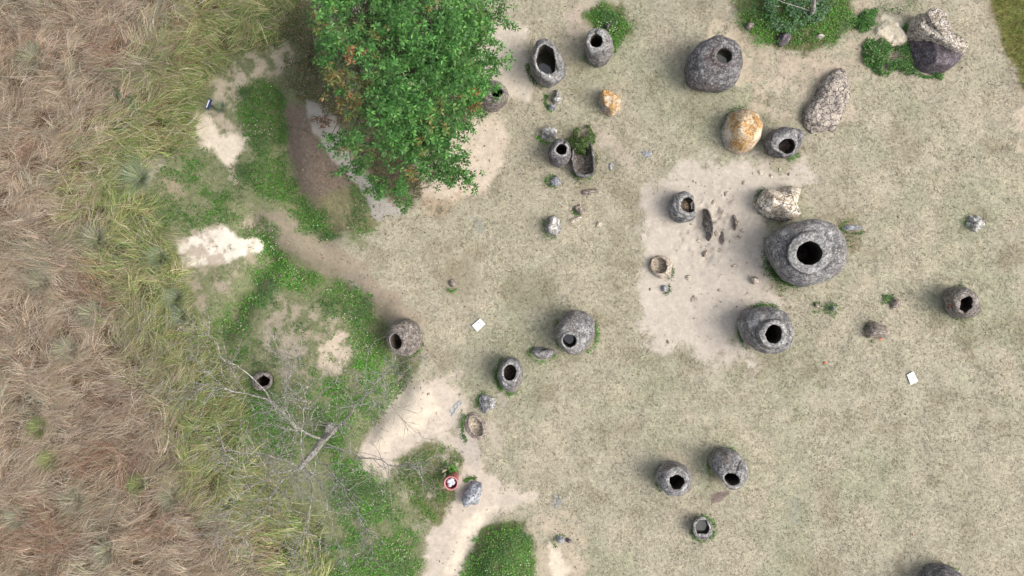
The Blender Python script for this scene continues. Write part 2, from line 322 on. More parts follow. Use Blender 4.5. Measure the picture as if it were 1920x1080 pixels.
def groundcol(x, y):
    x = np.asarray(x, float); y = np.asarray(y, float)
    px = 960+60*x; py = 540-60*y
    b = A(186, 178, 155)
    c = np.ones((len(x), 3))*b
    n1 = fbm(x, y, 0, .35, 4, 101, .6)[:, None]; n2 = fbm(x, y, 0, .9, 4, 203, .6)[:, None]; n3 = fbm(x, y, 0, 3.0, 3, 77, .6)[:, None]
    c = c*(1-sst(.02, .4, n1)*.65) + A(166, 166, 138)*sst(.02, .4, n1)*.7
    c = c*(1-sst(.05, .5, n2)*.45) + A(203, 189, 165)*sst(.05, .5, n2)*.45
    c = c*(1-sst(.08, .5, -n2)*.5) + A(150, 139, 114)*sst(.08, .5, -n2)*.5
    n4 = fbm(x, y, 0, 6.0, 3, 79, .7)[:, None]; c = c*(1+.13*n3+.12*n4)
    w1 = fbm(x, y, 0, 1.3, 5, 31, .72); w2 = fbm(x, y, 0, 3.4, 4, 57, .68)
    lawn = np.ones(len(x))
    def stain(poly, col, st, soft):
        a = np.array(poly); k = np.where((px > a[:, 0].min()-30) & (px < a[:, 0].max()+30) & (py > a[:, 1].min()-30) & (py < a[:, 1].max()+30))[0]
        if len(k): m = (sst(-soft, soft, sdist(px[k], py[k], poly)+22*w1[k])*st*sst(-.35, .25, w2[k]))[:, None]; c[k] = c[k]*(1-m)+A(col)*m
    for poly, col, soft, amp, st, pat in LAY:
        a = np.array(poly); mrg = soft+amp
        k = np.where((px > a[:, 0].min()-mrg) & (px < a[:, 0].max()+mrg) & (py > a[:, 1].min()-mrg) & (py < a[:, 1].max()+mrg))[0]
        if not len(k): continue
        soft_ = soft*.7; m = sst(-soft_*.5, soft_*.5, sdist(px[k], py[k], poly)+amp*(.75 if col[0] > 225 else 1.2)*(w1[k]+.06))*st
        if pat: m = m*sst(pat-.62, pat-.22, w2[k])
        c[k] = c[k]*(1-m[:, None]) + A(col)*m[:, None]*(1+.06*n3[k])
        lawn[k] = np.maximum(lawn[k]*(1-m), 0) if poly is not SCRUB and col[0] > 150 else lawn[k]
    for poly, dens, br in COVER:
        if dens >= .8: stain(poly, (112, 126, 78), .5, 16)
    return c, lawn
def axis(lo, hi, step, far):
    core = np.arange(lo, hi+step, step); out = []; s = step; v = core[-1]
    while v < far: s *= 1.22; v += s; out.append(v)
    left = []; s = step; v = core[0]
    while v > -far: s *= 1.22; v -= s; left.append(v)
    return np.array(left[::-1]+list(core)+out)
gx = axis(-16.8, 16.8, .04, 260); gy = axis(-9.8, 9.8, .04, 260)
X, Y = np.meshgrid(gx, gy); fx = X.ravel(); fy = Y.ravel()
far = sst(30, 120, np.hypot(fx, fy))
Z = hgt(fx, fy)*(1-far)
# sockets where low jars are sunk into the soil
SUNK = [(495, 714, 15, .55), (1236, 497, 15, .25), (892, 800, 11, .25), (1317, 989, 12, .25)]
for (qx, qy, qr, dp) in SUNK:
    dd = np.hypot(960+60*fx-qx, 540-60*fy-qy); Z = Z - (dp+.15)*sst(qr+3, qr-3, dd)
gc, gl = groundcol(fx, fy)
nx, ny = len(gx), len(gy); ii = (np.arange(ny-1)[:, None]*nx+np.arange(nx-1)[None]).ravel()
GF = np.stack([ii, ii+1, ii+nx+1, ii+nx], 1)
gm, t, b, out = newmat('ground_soil_and_turf')
a = t.nodes.new('ShaderNodeAttribute'); a.attribute_name = 'Col'; p = pos_of(t)
la = t.nodes.new('ShaderNodeAttribute'); la.attribute_name = 'lawn'
f1 = noise(t, p, 9, 5, .75); f2 = noise(t, p, 28, 4, .7); f3 = noise(t, p, 3.5, 4, .65)
lv = mix(t, 1.0, grey(t, mrange(t, f1, .3, .7, .76, 1.24)), grey(t, mrange(t, f2, .3, .7, .76, 1.25)), 'MULTIPLY')
sv_ = mix(t, 1.0, grey(t, mrange(t, f1, .3, .7, .86, 1.1)), grey(t, mrange(t, f3, .3, .7, .9, 1.08)), 'MULTIPLY')
mod = mix(t, la.outputs['Fac'], sv_, lv)
t.links.new(mix(t, 1.0, a.outputs['Color'], mod, 'MULTIPLY'), b.inputs['Base Color'])
bump(t, b, madd(t, f1, madd(t, f2, .5, 'MULTIPLY')), .6, .03); b.inputs['Specular IOR Level'].default_value = .1
ground = mesh('ground', np.stack([fx, fy, Z], 1), GF, gm, cols=gc)
at = ground.data.attributes.new('lawn', 'FLOAT', 'POINT'); at.data.foreach_set('value', gl.astype(np.float32))
tag(ground, 'dry turf with bare sandy soil and shallow ditches', 'ground', kind='structure')
# ------------------------------------------------------------------ blades and leaves
def ribbons(B, az, L, W, rise, droop, C, segs=3, curl=None):
    """grass blades: B base points, az heading, L length, W width, rise/droop shape"""
    n = len(B); t = np.linspace(0, 1, segs+1)
    cu = np.zeros(n) if curl is None else curl
    Vs = []
    x = B[:, 0].copy(); y = B[:, 1].copy(); ang = az.copy()
    for k in range(segs+1):
        if k: 
            x = x+np.cos(ang)*L/segs*.93; y = y+np.sin(ang)*L/segs*.93; ang = ang+cu/segs
        z = B[:, 2]+rise*t[k]*1.6 - droop*t[k]**2
        w = W*(1-.82*t[k])*.5
        sx, sy = -np.sin(ang), np.cos(ang)
        tw = w*.35
        Vs.append(np.stack([x+sx*w, y+sy*w, z+tw], 1)); Vs.append(np.stack([x-sx*w, y-sy*w, z-tw], 1))
    V = np.stack(Vs, 1)                                          # n, 2(segs+1), 3
    m = 2*(segs+1); base = (np.arange(n)*m)[:, None]
    F = np.concatenate([base+np.array([2*k, 2*k+1, 2*k+3, 2*k+2])[None] for k in range(segs)], 0)
    Cc = np.repeat(C[:, None], m, 1)
    return V.reshape(-1, 3), F, Cc.reshape(-1, 3)
def leaves(B, Dv, L, W, C, fold=.12):
    """pointed leaves: B base points, Dv unit directions, one folded quad each"""
    up = np.array([0, 0, 1.0]); s = np.cross(Dv, up); s /= (np.linalg.norm(s, axis=1, keepdims=True)+1e-6)
    roll = rng.normal(0, .5, len(B))[:, None]; nrm = np.cross(s, Dv); s = s*np.cos(roll)+nrm*np.sin(roll)
    L = L[:, None]; W = W[:, None]
    mid = B+Dv*L*.45; dz = np.array([0, 0, 1.0])*L*fold
    V = np.stack([B, mid+s*W*.5+dz, B+Dv*L, mid-s*W*.5+dz], 1)
    F = (np.arange(len(B))*4)[:, None]+np.arange(4)[None]
    return V.reshape(-1, 3), F, np.repeat(C[:, None], 4, 1).reshape(-1, 3)
class Acc:
    def __init__(s): s.V = []; s.F = []; s.C = []; s.n = 0
    def add(s, V, F, C): s.V.append(V); s.F.append(F+s.n); s.C.append(C); s.n += len(V)
    def build(s, name, mat, parent=None, org=(0, 0, 0), smooth=False):
        return mesh(name, np.concatenate(s.V), np.concatenate(s.F), mat, parent, org, np.concatenate(s.C), smooth)
def pal(n, cols, w=None):
    cs = np.array([A(c) for c in cols]); return cs[rng.choice(len(cols), n, p=w)]
def vary(C, s=.15): return C*np.exp(rng.normal(0, s, (len(C), 1)))*np.exp(rng.normal(0, s*.25, C.shape))
# lawn
n = 230000
x = rng.uniform(-11.5, 17.2, n); y = rng.uniform(-10, 10, n); c, l = groundcol(x, y)
px, py = 960+60*x, 540-60*y
keep = (l*(.45+.55*sst(-.3, .3, fbm(x, y, 0, 2.0, 3, 401))) > rng.uniform(0, 1, n)) & (sdist(px, py, FIELD) < 0)
for (qx, qy, qr, dp) in SUNK: keep &= np.hypot(px-qx, py-qy) > qr+3
x, y, c = x[keep], y[keep], c[keep]; n = len(x)
tint = rng.uniform(0, 1, n)[:, None]
c = np.where(tint < .16, A(208, 198, 168), np.where(tint < .30, A(146, 150, 104), np.where(tint < .42, A(128, 114, 90), c*1.03)))
c = c*.6+groundcol(x, y)[0]*.4
V, F, C = ribbons(np.stack([x, y, hgt(x, y)], 1), rng.uniform(0, 2*PI, n), rng.uniform(.05, .11, n), rng.uniform(.010, .02, n), rng.uniform(.012, .04, n), rng.uniform(0, .02, n), vary(c, .17), 1)
o = mesh('short_grass', V, F, M['lawn'], cols=C, smooth=False); tag(o, 'short dry turf grass over the whole site', 'grass', kind='stuff')
# tall dry field grass
acc = Acc()
nc = 9500; per = 25                                            # clumps of blades that share a lean
cx_ = rng.uniform(-19.5, -5.8, nc); cy_ = rng.uniform(-11.5, 11.5, nc)
cfl = .3+.9*fbm(cx_, cy_, 0, .3, 3, 61)+1.4*fbm(cx_, cy_, 0, 1.2, 2, 63)+np.where(rng.uniform(0, 1, nc) < .42, PI, 0)+rng.normal(0, .35, nc)
ctone = rng.normal(0, .14, nc); chi = rng.uniform(0, .3, nc); ccurl = rng.normal(0, .3, nc); spread = np.where(rng.uniform(0, 1, nc) < .12, 1.5, .26)
x = np.repeat(cx_, per)+rng.normal(0, .09, nc*per); y = np.repeat(cy_, per)+rng.normal(0, .09, nc*per)
flow = np.repeat(cfl, per)+rng.normal(0, 1, nc*per)*np.repeat(spread, per); tone = np.repeat(ctone, per); hi = np.repeat(chi, per); curl = np.repeat(ccurl, per)
px, py = 960+60*x, 540-60*y
sdv = sdist(px, py, FIELD)+30*fbm(x, y, 0, .8, 3, 12)
keep = (sdv > -25) & (rng.uniform(0, 1, len(x)) < sst(-30, 15, sdv)*.75+.25)
x, y, px, py, sdv, flow, tone, hi, curl = [q[keep] for q in (x, y, px, py, sdv, flow, tone, hi, curl)]; n = len(x)
edge = sst(160, 20, sdv+45*fbm(x, y, 0, .5, 3, 65))
red = sst(.05, .35, fbm(x, y, 0, .55, 3, 71)); gy_ = sst(.12, .4, fbm(x, y, 0, .9, 3, 73))
c = pal(n, [(204, 182, 156), (226, 209, 184), (182, 156, 130), (240, 228, 206), (142, 114, 88)], [.33, .27, .2, .11, .09])
cr = pal(n, [(176, 136, 112), (156, 112, 90), (196, 162, 136)]); cg = pal(n, [(176, 174, 148), (156, 160, 130), (196, 192, 164)])
ce = pal(n, [(176, 184, 112), (146, 170, 92), (204, 206, 142), (220, 212, 160), (112, 146, 76)], [.26, .22, .24, .12, .16])
k = rng.uniform(0, 1, n)
c = np.where((k < red*.42)[:, None], cr, c); c = np.where(((k > .5) & (k < .5+gy_*.35))[:, None], cg, c)
k = rng.uniform(0, 1, n); c = np.where((k < edge*.82)[:, None], ce, c)
L = rng.uniform(.3, .8, n); base = hgt(x, y)+rng.uniform(0, .16, n)+hi
V, F, C = ribbons(np.stack([x, y, base], 1), flow, L, rng.uniform(.005, .012, n)*(1+.6*edge), rng.uniform(.1, .5, n)*L, rng.uniform(.1, .55, n)*L, vary(c*np.exp(tone)[:, None], .2), 4, curl+rng.normal(0, .35, n))
acc.add(V, F, C)
o = acc.build('tall_grass', M['grass']); tag(o, 'tall dry brown grass blown flat, greener along its edge', 'tall grass', kind='stuff')
# yellow green grass strip at the top right corner
n = 9000; x = rng.uniform(14, 18.5, n); y = rng.uniform(4, 10.5, n)
s_ = sdist(960+60*x, 540-60*y, LAY[[i for i, q in enumerate(LAY) if q[1] == (150, 150, 88)][0]][0])+10*fbm(x, y, 0, 1.5, 3, 5)
x, y = x[s_ > -4], y[s_ > -4]; n = len(x)
V, F, C = ribbons(np.stack([x, y, hgt(x, y)], 1), rng.uniform(0, 2*PI, n), rng.uniform(.15, .35, n), rng.uniform(.012, .022, n), rng.uniform(.1, .25, n), rng.uniform(0, .15, n), vary(pal(n, [(150, 158, 84), (118, 142, 66), (178, 170, 110), (170, 140, 100)], [.35, .35, .2, .1]), .2), 2)
o = mesh('meadow_grass', V, F, M['grass'], cols=C, smooth=False); tag(o, 'yellow green meadow grass in the upper right corner', 'grass', kind='stuff')
# creeping green ground cover
acc = Acc(); fl = Acc()
def scatter_cover(x, y, dens, br, hmax=.13, ls=1.0, acc=acc):
    n = len(x); z = hgt(x, y)+rng.uniform(0, 1, n)**1.3*hmax*(.3+1.2*sst(-.3, .5, fbm(x, y, 0, 1.7, 3, 88)))
    hue = fbm(x, y, 0, 1.3, 3, 91)[:, None]; k = rng.uniform(0, 1, (n, 1))
    c = np.where(k < .5, A(108, 170, 70), np.where(k < .72, A(82, 140, 62), np.where(k < .9, A(138, 192, 86), A(156, 166, 108))))
    c = c*(1-sst(.05, .5, hue)*.6)+A(88, 124, 80)*sst(.05, .5, hue)*.6
    c = c*(1-sst(.05, .4, -hue)*.6)+A(108, 186, 60)*sst(.05, .4, -hue)*.6
    c = c*np.asarray(br).reshape(-1, 1)**.9
    az = rng.uniform(0, 2*PI, n); el = rng.normal(.1, .4, n)
    D_ = np.stack([np.cos(az)*np.cos(el), np.sin(az)*np.cos(el), np.sin(el)], 1)
    V, F, C = leaves(np.stack([x, y, z], 1), D_, rng.uniform(.03, .065, n)*ls, rng.uniform(.02, .042, n)*ls, vary(c, .22)); acc.add(V, F, C)
for poly, dens, br in COVER:
    a = np.array(poly); x0, x1, y0, y1 = a[:, 0].min()-20, a[:, 0].max()+20, a[:, 1].min()-20, min(a[:, 1].max()+20, 1160)
    n = int((x1-x0)*(y1-y0)/3600*1500*dens)
    px = rng.uniform(x0, x1, n); py = rng.uniform(y0, y1, n); x = (px-960)/60; y = (540-py)/60
    s = sdist(px, py, poly)+min(30, .16*min(x1-x0, y1-y0))*fbm(x, y, 0, 1.2, 4, 14, .6)
    pn = fbm(x, y, 0, 2.3, 4, 19, .6)
    keep = (rng.uniform(0, 1, n) < sst(-10, 12, s)) & (pn > .42-dens*.75+rng.uniform(-.15, .15, n)) & (np.hypot(px-492, py-714) > 22)
    x, y = x[keep], y[keep]
    if len(x): q = groundcol(x, y)[0].mean(1) < A(214, 200, 178).mean(); x, y = x[q], y[q]
    if len(x): scatter_cover(x, y, dens, np.full(len(x), br), .16 if dens > .8 else .09)
    if dens >= .7:                                              # small white flowers
        f = sst(.1, .45, fbm(x, y, 0, 1.6, 3, 23)) > rng.uniform(.2, 1, len(x))
        f &= rng.uniform(0, 1, len(x)) < .026
        fx_, fy_ = x[f], y[f]
        for q in range(4):
            az = np.full(len(fx_), q*PI/2)+.3
            V, F, C = leaves(np.stack([fx_, fy_, hgt(fx_, fy_)+.17], 1), np.stack([np.cos(az), np.sin(az), 0*az], 1), np.full(len(fx_), .022), np.full(len(fx_), .02), np.tile(A(240, 240, 205), (len(fx_), 1)), 0)
            fl.add(V, F, C)
# weeds round the feet of stones: (x, y, rx, ry, from angle, to angle, count, brightness), angles counter clockwise from the right
RING = [(1080, 622, 40, 43, 150, 240, 130, .6), (1082, 626, 38, 40, -60, 40, 260, 1.3), (957, 702, 27, 33, 120, 240, 240, .6), (957, 702, 27, 36, 250, 300, 90, .8), (758, 634, 34, 36, -80, -10, 150, .8),
        (1123, 88, 30, 33, 210, 270, 140, .9), (1123, 88, 31, 30, -20, 20, 90, 1), (1024, 122, 34, 42, 180, 240, 170, .6), (1340, 122, 52, 50, 230, 310, 200, .6), (1470, 270, 34, 30, 280, 320, 120, 1.1),
        (1512, 475, 76, 66, 165, 260, 1100, .55), (1434, 617, 50, 47, 60, 130, 170, .6), (1434, 617, 50, 47, 170, 235, 220, .6), (1364, 879, 37, 38, 70, 200, 260, .8), (1263, 897, 35, 32, 150, 230, 70, .6),
        (1317, 991, 22, 22, 0, 360, 420, 1.05), (1805, 567, 32, 32, 90, 300, 190, .6), (1392, 245, 39, 44, 90, 250, 120, .6), (1037, 424, 18, 22, 150, 290, 120, .7), (1038, 190, 14, 16, 130, 270, 170, .9),
        (1028, 252, 18, 15, 190, 330, 160, .9), (1093, 300, 25, 36, 150, 380, 420, .7), (1018, 663, 24, 15, 130, 350, 200, 1.0), (1128, 40, 14, 14, 0, 360, 80, 1), (1745, 128, 30, 18, 220, 300, 160, 1), (1460, 380, 44, 36, 130, 215, 170, .6),
        (1040, 340, 14, 10, 100, 280, 110, .9), (1086, 392, 10, 9, 180, 300, 70, .8), (914, 757, 19, 21, 100, 200, 80, .6), (885, 912, 14, 14, 60, 150, 130, .7), (1600, 426, 24, 12, 90, 340, 150, .9), (848, 538, 7, 8, 200, 340, 60, 1),
        (1530, 576, 6, 9, 0, 360, 50, .8), (1247, 541, 9, 9, 250, 400, 50, .7), (1255, 512, 7, 10, 250, 420, 70, .7), (1770, 1108, 46, 46, 60, 170, 260, .6), (880, 800, 12, 26, 130, 250, 260, .6), (490, 713, 24, 22, 120, 330, 150, .7),
        (1828, 416, 20, 18, 120, 260, 90, .7), (1645, 620, 26, 22, 120, 250, 60, .5), (845, 880, 8, 9, 0, 360, 110, 1.2), (1052, 1015, 14, 12, 60, 240, 100, .7)]
for cx, cy, rx, ry, a0, a1, n, br in RING:
    n = int(n*1.7); th = np.radians(rng.uniform(a0, a1, n)); r = .93+np.abs(rng.normal(0, .15, n))*(24/max(rx, 12))
    qx_ = (cx+np.cos(th)*rx*r-960)/60; qy_ = (540-cy+np.sin(th)*ry*r)/60
    q = fbm(qx_, qy_, 0, 4.0, 3, 45) > rng.uniform(-.5, .1, n); qx_, qy_ = qx_[q], qy_[q]
    scatter_cover(qx_, qy_, 1, np.full(len(qx_), br), .14, .85)
o = acc.build('ground_cover', M['cover']); tag(o, 'creeping green leafy ground cover in the ditches and round the stones', 'ground cover', kind='stuff')
o = fl.build('white_flowers', M['cover']); tag(o, 'tiny white flowers dotted over the green ground cover', 'flowers', kind='stuff')
# grit on the bare soil and fallen leaves
n = 9000; x = rng.uniform(-11, 14, n); y = rng.uniform(-9.5, 9.5, n); g_, l_ = groundcol(x, y)
q = (l_ < .45) & (g_.mean(1) > A(170, 158, 140).mean()) & (fbm(x, y, 0, 1.4, 3, 58) > rng.uniform(-.4, .3, n)); x, y, g_ = x[q], y[q], g_[q]; n = len(x)
OV = np.array([(1, 0, 0), (0, 1, 0), (-1, 0, 0), (0, -1, 0), (0, 0, .7), (0, 0, -.5)], float); OF = np.array([(0, 1, 4), (1, 2, 4), (2, 3, 4), (3, 0, 4), (1, 0, 5), (2, 1, 5), (3, 2, 5), (0, 3, 5)])
sz = rng.exponential(.008, n)+.005; an = rng.uniform(0, 2*PI, n); st_ = rng.uniform(.6, 1.6, n)
vx = OV[None, :, 0]*sz[:, None]*st_[:, None]; vy = OV[None, :, 1]*sz[:, None]
V = np.stack([x[:, None]+vx*np.cos(an)[:, None]-vy*np.sin(an)[:, None], y[:, None]+vx*np.sin(an)[:, None]+vy*np.cos(an)[:, None], hgt(x, y)[:, None]+.008+OV[None, :, 2]*sz[:, None]], 2).reshape(-1, 3)
F = ((np.arange(n)*6)[:, None, None]+OF[None]).reshape(-1, 3); C = np.repeat(vary(g_*rng.choice([.6, .75, .9, 1.1], n)[:, None], .1)[:, None], 6, 1).reshape(-1, 3)
o = mesh('soil_grit', V, F, M['lawn'], cols=C, smooth=False); tag(o, 'loose grit and crumbs on the bare soil', 'grit', kind='stuff')
n = 1500; x = rng.uniform(-6, 17, n); y = rng.uniform(-9.5, 9.5, n); k = 500; x[:k] = -2.6+rng.normal(0, 1.8, k); y[:k] = 4.0+rng.normal(0, 1.6, k)
az = rng.uniform(0, 2*PI, n); el = rng.normal(0, .2, n); V, F, C = leaves(np.stack([x, y, hgt(x, y)+.03], 1), np.stack([np.cos(az)*np.cos(el), np.sin(az)*np.cos(el), np.sin(el)], 1), rng.uniform(.03, .09, n), rng.uniform(.02, .04, n), vary(pal(n, [(120, 94, 72), (150, 118, 84), (98, 80, 66), (206, 188, 152), (168, 96, 66)], [.3, .25, .2, .2, .05]), .15))
o = mesh('leaf_litter', V, F, M['lawn'], cols=C, smooth=False); tag(o, 'scattered dead leaves on the turf and under the leafy tree', 'leaf litter', kind='stuff')
# ------------------------------------------------------------------ shapes for stones
NA = 96
TH = np.arange(NA)*2*PI/NA
def shape(sp):
    """(cx,cy,rx,ry[,rot]) or a list of points -> centre and radius per direction, in survey units"""
    if isinstance(sp, tuple):
        cx, cy, rx, ry = sp[:4]; rot = math.radians(sp[4]) if len(sp) > 4 else 0
        a = TH-rot; R = rx*ry/np.sqrt((ry*np.cos(a))**2+(rx*np.sin(a))**2)
        return np.array([cx, cy]), R
    p = np.array(sp, float); c = (p.max(0)+p.min(0))/2
    R = np.zeros(NA)
    for i, th in enumerate(TH):
        d = np.array([math.cos(th), -math.sin(th)]); best = 5
        for k in range(len(p)):
            a, b_ = p[k]-c, p[(k+1) % len(p)]-c; e = b_-a
            den = d[0]*e[1]-d[1]*e[0]
            if abs(den) < 1e-9: continue
            tt = (a[0]*e[1]-a[1]*e[0])/den; u = (a[0]*d[1]-a[1]*d[0])/den
            if tt > 0 and -1e-6 <= u <= 1+1e-6: best = max(best, tt)
        R[i] = best
    for _ in range(3): R = (np.roll(R, 1)+2*R+np.roll(R, -1))/4
    return c, R
def ring(c, R, z):
    w = P(c[0], c[1], z); s = (CH-z)/CH/60
    return w[:2], R*s
def stone_jar(label, belly, h, rim, hole, depth=None, mat='jar', collar=None, bf=.86, rough=.035, seed=0, zb=.42, soil=None, name='stone_jar', group=None, tiltz=(0, 0), chip=0, gap=None, inmat='jarin', round_=.05, rimmat=None):
    z0 = h1(*shape(belly)[0]); depth = depth or h*.8
    cb, Rb = shape(belly); cr, Rr = shape(rim); ch, Rh = shape(hole)
    zbl = z0+h*zb; zt = z0+h
    rings = []                                                   # (centre, radius, z, part)
    wb, Wb = ring(cb, Rb, zbl)
    wr, Wr = ring(cr, Rr, zt); wh, Wh = ring(ch, Rh, zt)
    lean = (wr-wb)*.5
    w0 = wb-lean*.6; W0 = Wb*bf
    for u in np.linspace(0, 1, 9): 
        rings.append((w0+(wb-w0)*u, W0+(Wb-W0)*math.sin(u*PI/2), z0-.15+(zbl-z0+.15)*u, 0))
    if collar:
        cc, Rc, zc = shape(collar[0])[0], shape(collar[0])[1], z0+h*collar[1]
        wc, Wc = ring(cc, Rc, zc)
    else: wc, Wc, zc = wr, Wr, zt-round_
    for u in np.linspace(0, 1, 12)[1:]:
        k = 1-math.cos(u*PI/2)
        rings.append((wb+(wc-wb)*k, Wb+(Wc-Wb)*k, zbl+(zc-zbl)*math.sin(u*PI/2), 0))
    if collar:
        rings.append((wc, Wc*.93, zc-.03, 0)); rings.append((wc, Wc*.92, zc-.01, 0))
        for u in np.linspace(0, 1, 6)[1:]:
            k = min(1, u*1.2); rings.append((wc+(wr-wc)*k, (Wc+(Wr-Wc)*k)*(.93+.07*math.sin(min(1, u*1.3)*PI/2)), zc+(zt-round_*.6-zc)*u, 0))
    nb = len(rings)-1
    for u in np.linspace(0, 1, 7)[1:]:
        k = u; bul = math.sin(u*PI)*round_*.35
        rings.append((wr+(wh-wr)*k, Wr+(Wh-Wr)*k, zt-round_*(1-min(1, u*2.2))*.6+bul*.3-(.02 if u > .9 else 0), 1))
    nr = len(rings)-1
    fl_ = (w0+(wh-w0)*.35)
    for u in np.linspace(0, 1, 10)[1:]:
        rings.append((wh+(fl_-wh)*u*.7, Wh*(1+.10*math.sin(u*PI))*(1-.08*u), zt-.02-depth*u, 2))
    V = []; 
    for i, (c, R, z, pt) in enumerate(rings):
        x = c[0]+np.cos(TH)*R; y = c[1]+np.sin(TH)*R; zz = np.full(NA, z)
        irr = fbm(np.cos(TH)*1.2, np.sin(TH)*1.2, z*1.3, 1, 3, seed+7)
        amp = rough*(1.0 if pt == 0 else .6 if pt == 1 else .35)
        dsp = amp*1.4*irr+amp*.9*fbm(x, y, zz, 3.2, 5, seed+50, .6)
        x = x+np.cos(TH)*dsp; y = y+np.sin(TH)*dsp
        zz = zz+rough*.7*fbm(x, y, 0, 4.5, 4, seed+9)*(1 if z > zbl else .3)
        f = (z-zbl)/(zt-zbl) if z > zbl else 0
        if pt == 2: f = max(0, 1-(zt-z)/(depth*.8))
        zz = zz+f*(tiltz[0]*np.cos(TH)+tiltz[1]*np.sin(TH))
        if chip: zz = zz-f*chip*np.clip(fbm(np.cos(TH), np.sin(TH), 0, 1.7, 3, seed+77)-.05, 0, 1)*1.8
        if gap:
            for (g0, gw, gd) in gap:
                da = np.abs((TH-math.radians(g0)+PI) % (2*PI)-PI)
                zz = zz-f*gd*sst(math.radians(gw), math.radians(gw)*.55, da)
        V.append(np.stack([x, y, zz], 1))
    V = np.concatenate(V); org = np.array([w0[0], w0[1], z0])
    root = empty(name, org, label, 'stone jar', group)
    def quads(a, b_): return [(i*NA+j, i*NA+(j+1) % NA, (i+1)*NA+(j+1) % NA, (i+1)*NA+j) for i in range(a, b_) for j in range(NA)]
    def sub(nm, F, mt):
        F = np.array(F); u, inv = np.unique(F.ravel(), return_inverse=True)
        return mesh(nm, V[u], inv.reshape(F.shape), mt, root, org)
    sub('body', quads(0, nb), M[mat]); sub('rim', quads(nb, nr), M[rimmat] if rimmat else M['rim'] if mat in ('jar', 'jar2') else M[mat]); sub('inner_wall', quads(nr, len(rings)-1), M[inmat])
    last = V[-NA:]; cz = last.mean(0); FV = [cz]; 
    FV = np.concatenate([[cz], last*.5+cz*.5, last]); FV[:, 2] += .03*fbm(FV[:, 0], FV[:, 1], 0, 5, 3, 3)
    FF = [(0, 1+j, 1+(j+1) % NA) for j in range(NA)]+[(1+j, 1+NA+j, 1+NA+(j+1) % NA, 1+(j+1) % NA) for j in range(NA)]
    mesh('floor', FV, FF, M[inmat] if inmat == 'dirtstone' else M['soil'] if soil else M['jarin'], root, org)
    root['_hole'] = 0; del root['_hole']
    return root, (wh, Wh, zt, fl_, depth)
def puddle(label, jar, level):
    wh, Wh, zt, fl_, depth = jar[1]; u = level/depth; c = wh+(fl_-wh)*u*.7; R = Wh*(1+.10*math.sin(u*PI))*(1-.08*u)+.015
    z = zt-level; V = np.concatenate([[[c[0], c[1], z]], np.stack([c[0]+np.cos(TH)*R, c[1]+np.sin(TH)*R, np.full(NA, z)], 1)])
    o = mesh('rainwater', V, [(0, 1+j, 1+(j+1) % NA) for j in range(NA)], M['water'], None, (c[0], c[1], z)); tag(o, label, 'rainwater')
# ------------------------------------------------------------------ the jars
BIG = [(1455, 432), (1482, 417), (1530, 408), (1565, 420), (1583, 450), (1587, 480), (1578, 508), (1545, 528), (1505, 539), (1474, 528), (1452, 496), (1438, 466), (1442, 446)]
stone_jar('largest grey stone jar with a wide stepped collar, beside the angular sandy boulder', BIG, 1.75, (1519, 474, 42, 39), (1518, 475, 25, 23), mat='jar', collar=((1517, 474, 46, 42), .82), rough=.045, seed=1, zb=.5)
stone_jar('big grey jar with a double ringed collar below the largest jar', [(1404, 582), (1440, 572), (1474, 588), (1485, 618), (1481, 648), (1458, 662), (1425, 662), (1398, 640), (1386, 606)], 1.5, (1453, 627, 26, 26), (1452, 627, 16, 18), mat='jar', collar=((1450, 626, 33, 31), .80), rough=.045, seed=2)
j = stone_jar('broad rounded dark grey jar with green water in its small mouth', [(1312, 80), (1342, 70), (1374, 78), (1388, 98), (1391, 125), (1381, 155), (1360, 170), (1322, 168), (1295, 155), (1286, 128), (1292, 100)], 1.35, (1357, 105, 24, 23), (1358, 104, 15, 14), mat='jar2', rough=.04, seed=3, zb=.45, rimmat='jar2')
puddle('greenish rainwater inside the broad rounded jar at the top', j, .34)
j = stone_jar('open mouthed grey jar with a broken low shoulder and long oval opening, upper middle', [(1006, 82), (1024, 76), (1040, 88), (1050, 110), (1060, 126), (1058, 144), (1032, 163), (1012, 156), (998, 134), (992, 112)], 1.25, [(1008, 86), (1024, 79), (1038, 92), (1046, 112), (1050, 132), (1040, 144), (1022, 146), (1006, 132), (997, 112)], [(1011, 92), (1022, 84), (1035, 93), (1042, 112), (1041, 128), (1026, 137), (1012, 130), (1004, 115)], mat='jar', rough=.05, seed=4, zb=.4, tiltz=(-.05, .14), gap=[(-48, 26, .28)], round_=.07)
puddle('dark rainwater at the bottom of the open mouthed jar with a broken shoulder', j, .85)
stone_jar('smooth grey jar with a notched round mouth below the small green mound, top middle', [(1100, 64), (1118, 55), (1136, 60), (1149, 80), (1152, 98), (1140, 116), (1122, 122), (1104, 112), (1094, 90)], 1.15, (1118, 76, 19, 19), [(1109, 68), (1117, 62), (1128, 68), (1130, 77), (1126, 86), (1118, 88), (1110, 86), (1106, 77)], mat='jar', rough=.025, seed=5, gap=[(95, 9, .1)])
stone_jar('brownish jar half hidden under the leaves at the right edge of the green tree', (924, 180, 29, 26), 1.0, (930, 172, 17, 16), (931, 172, 11, 10), mat='jarb', rough=.03, seed=6)
stone_jar('small grey jar with a cracked rim standing beside the stone trough', (1049, 287, 21, 25), .95, (1053, 280, 15, 15), (1053, 280, 10, 10), mat='jar2', rough=.03, seed=7, gap=[(70, 12, .12)])
stone_jar('dark jar pointed on its right side, beside the orange dome boulder', [(1445, 245), (1468, 238), (1492, 244), (1507, 249), (1500, 272), (1486, 296), (1462, 298), (1442, 288), (1434, 268)], .85, [(1452, 252), (1474, 246), (1496, 250), (1499, 268), (1488, 288), (1470, 292), (1454, 284), (1448, 268)], (1476, 273, 15, 14), mat='jar2', rough=.055, seed=8, depth=.5, soil=True, tiltz=(.03, .02))
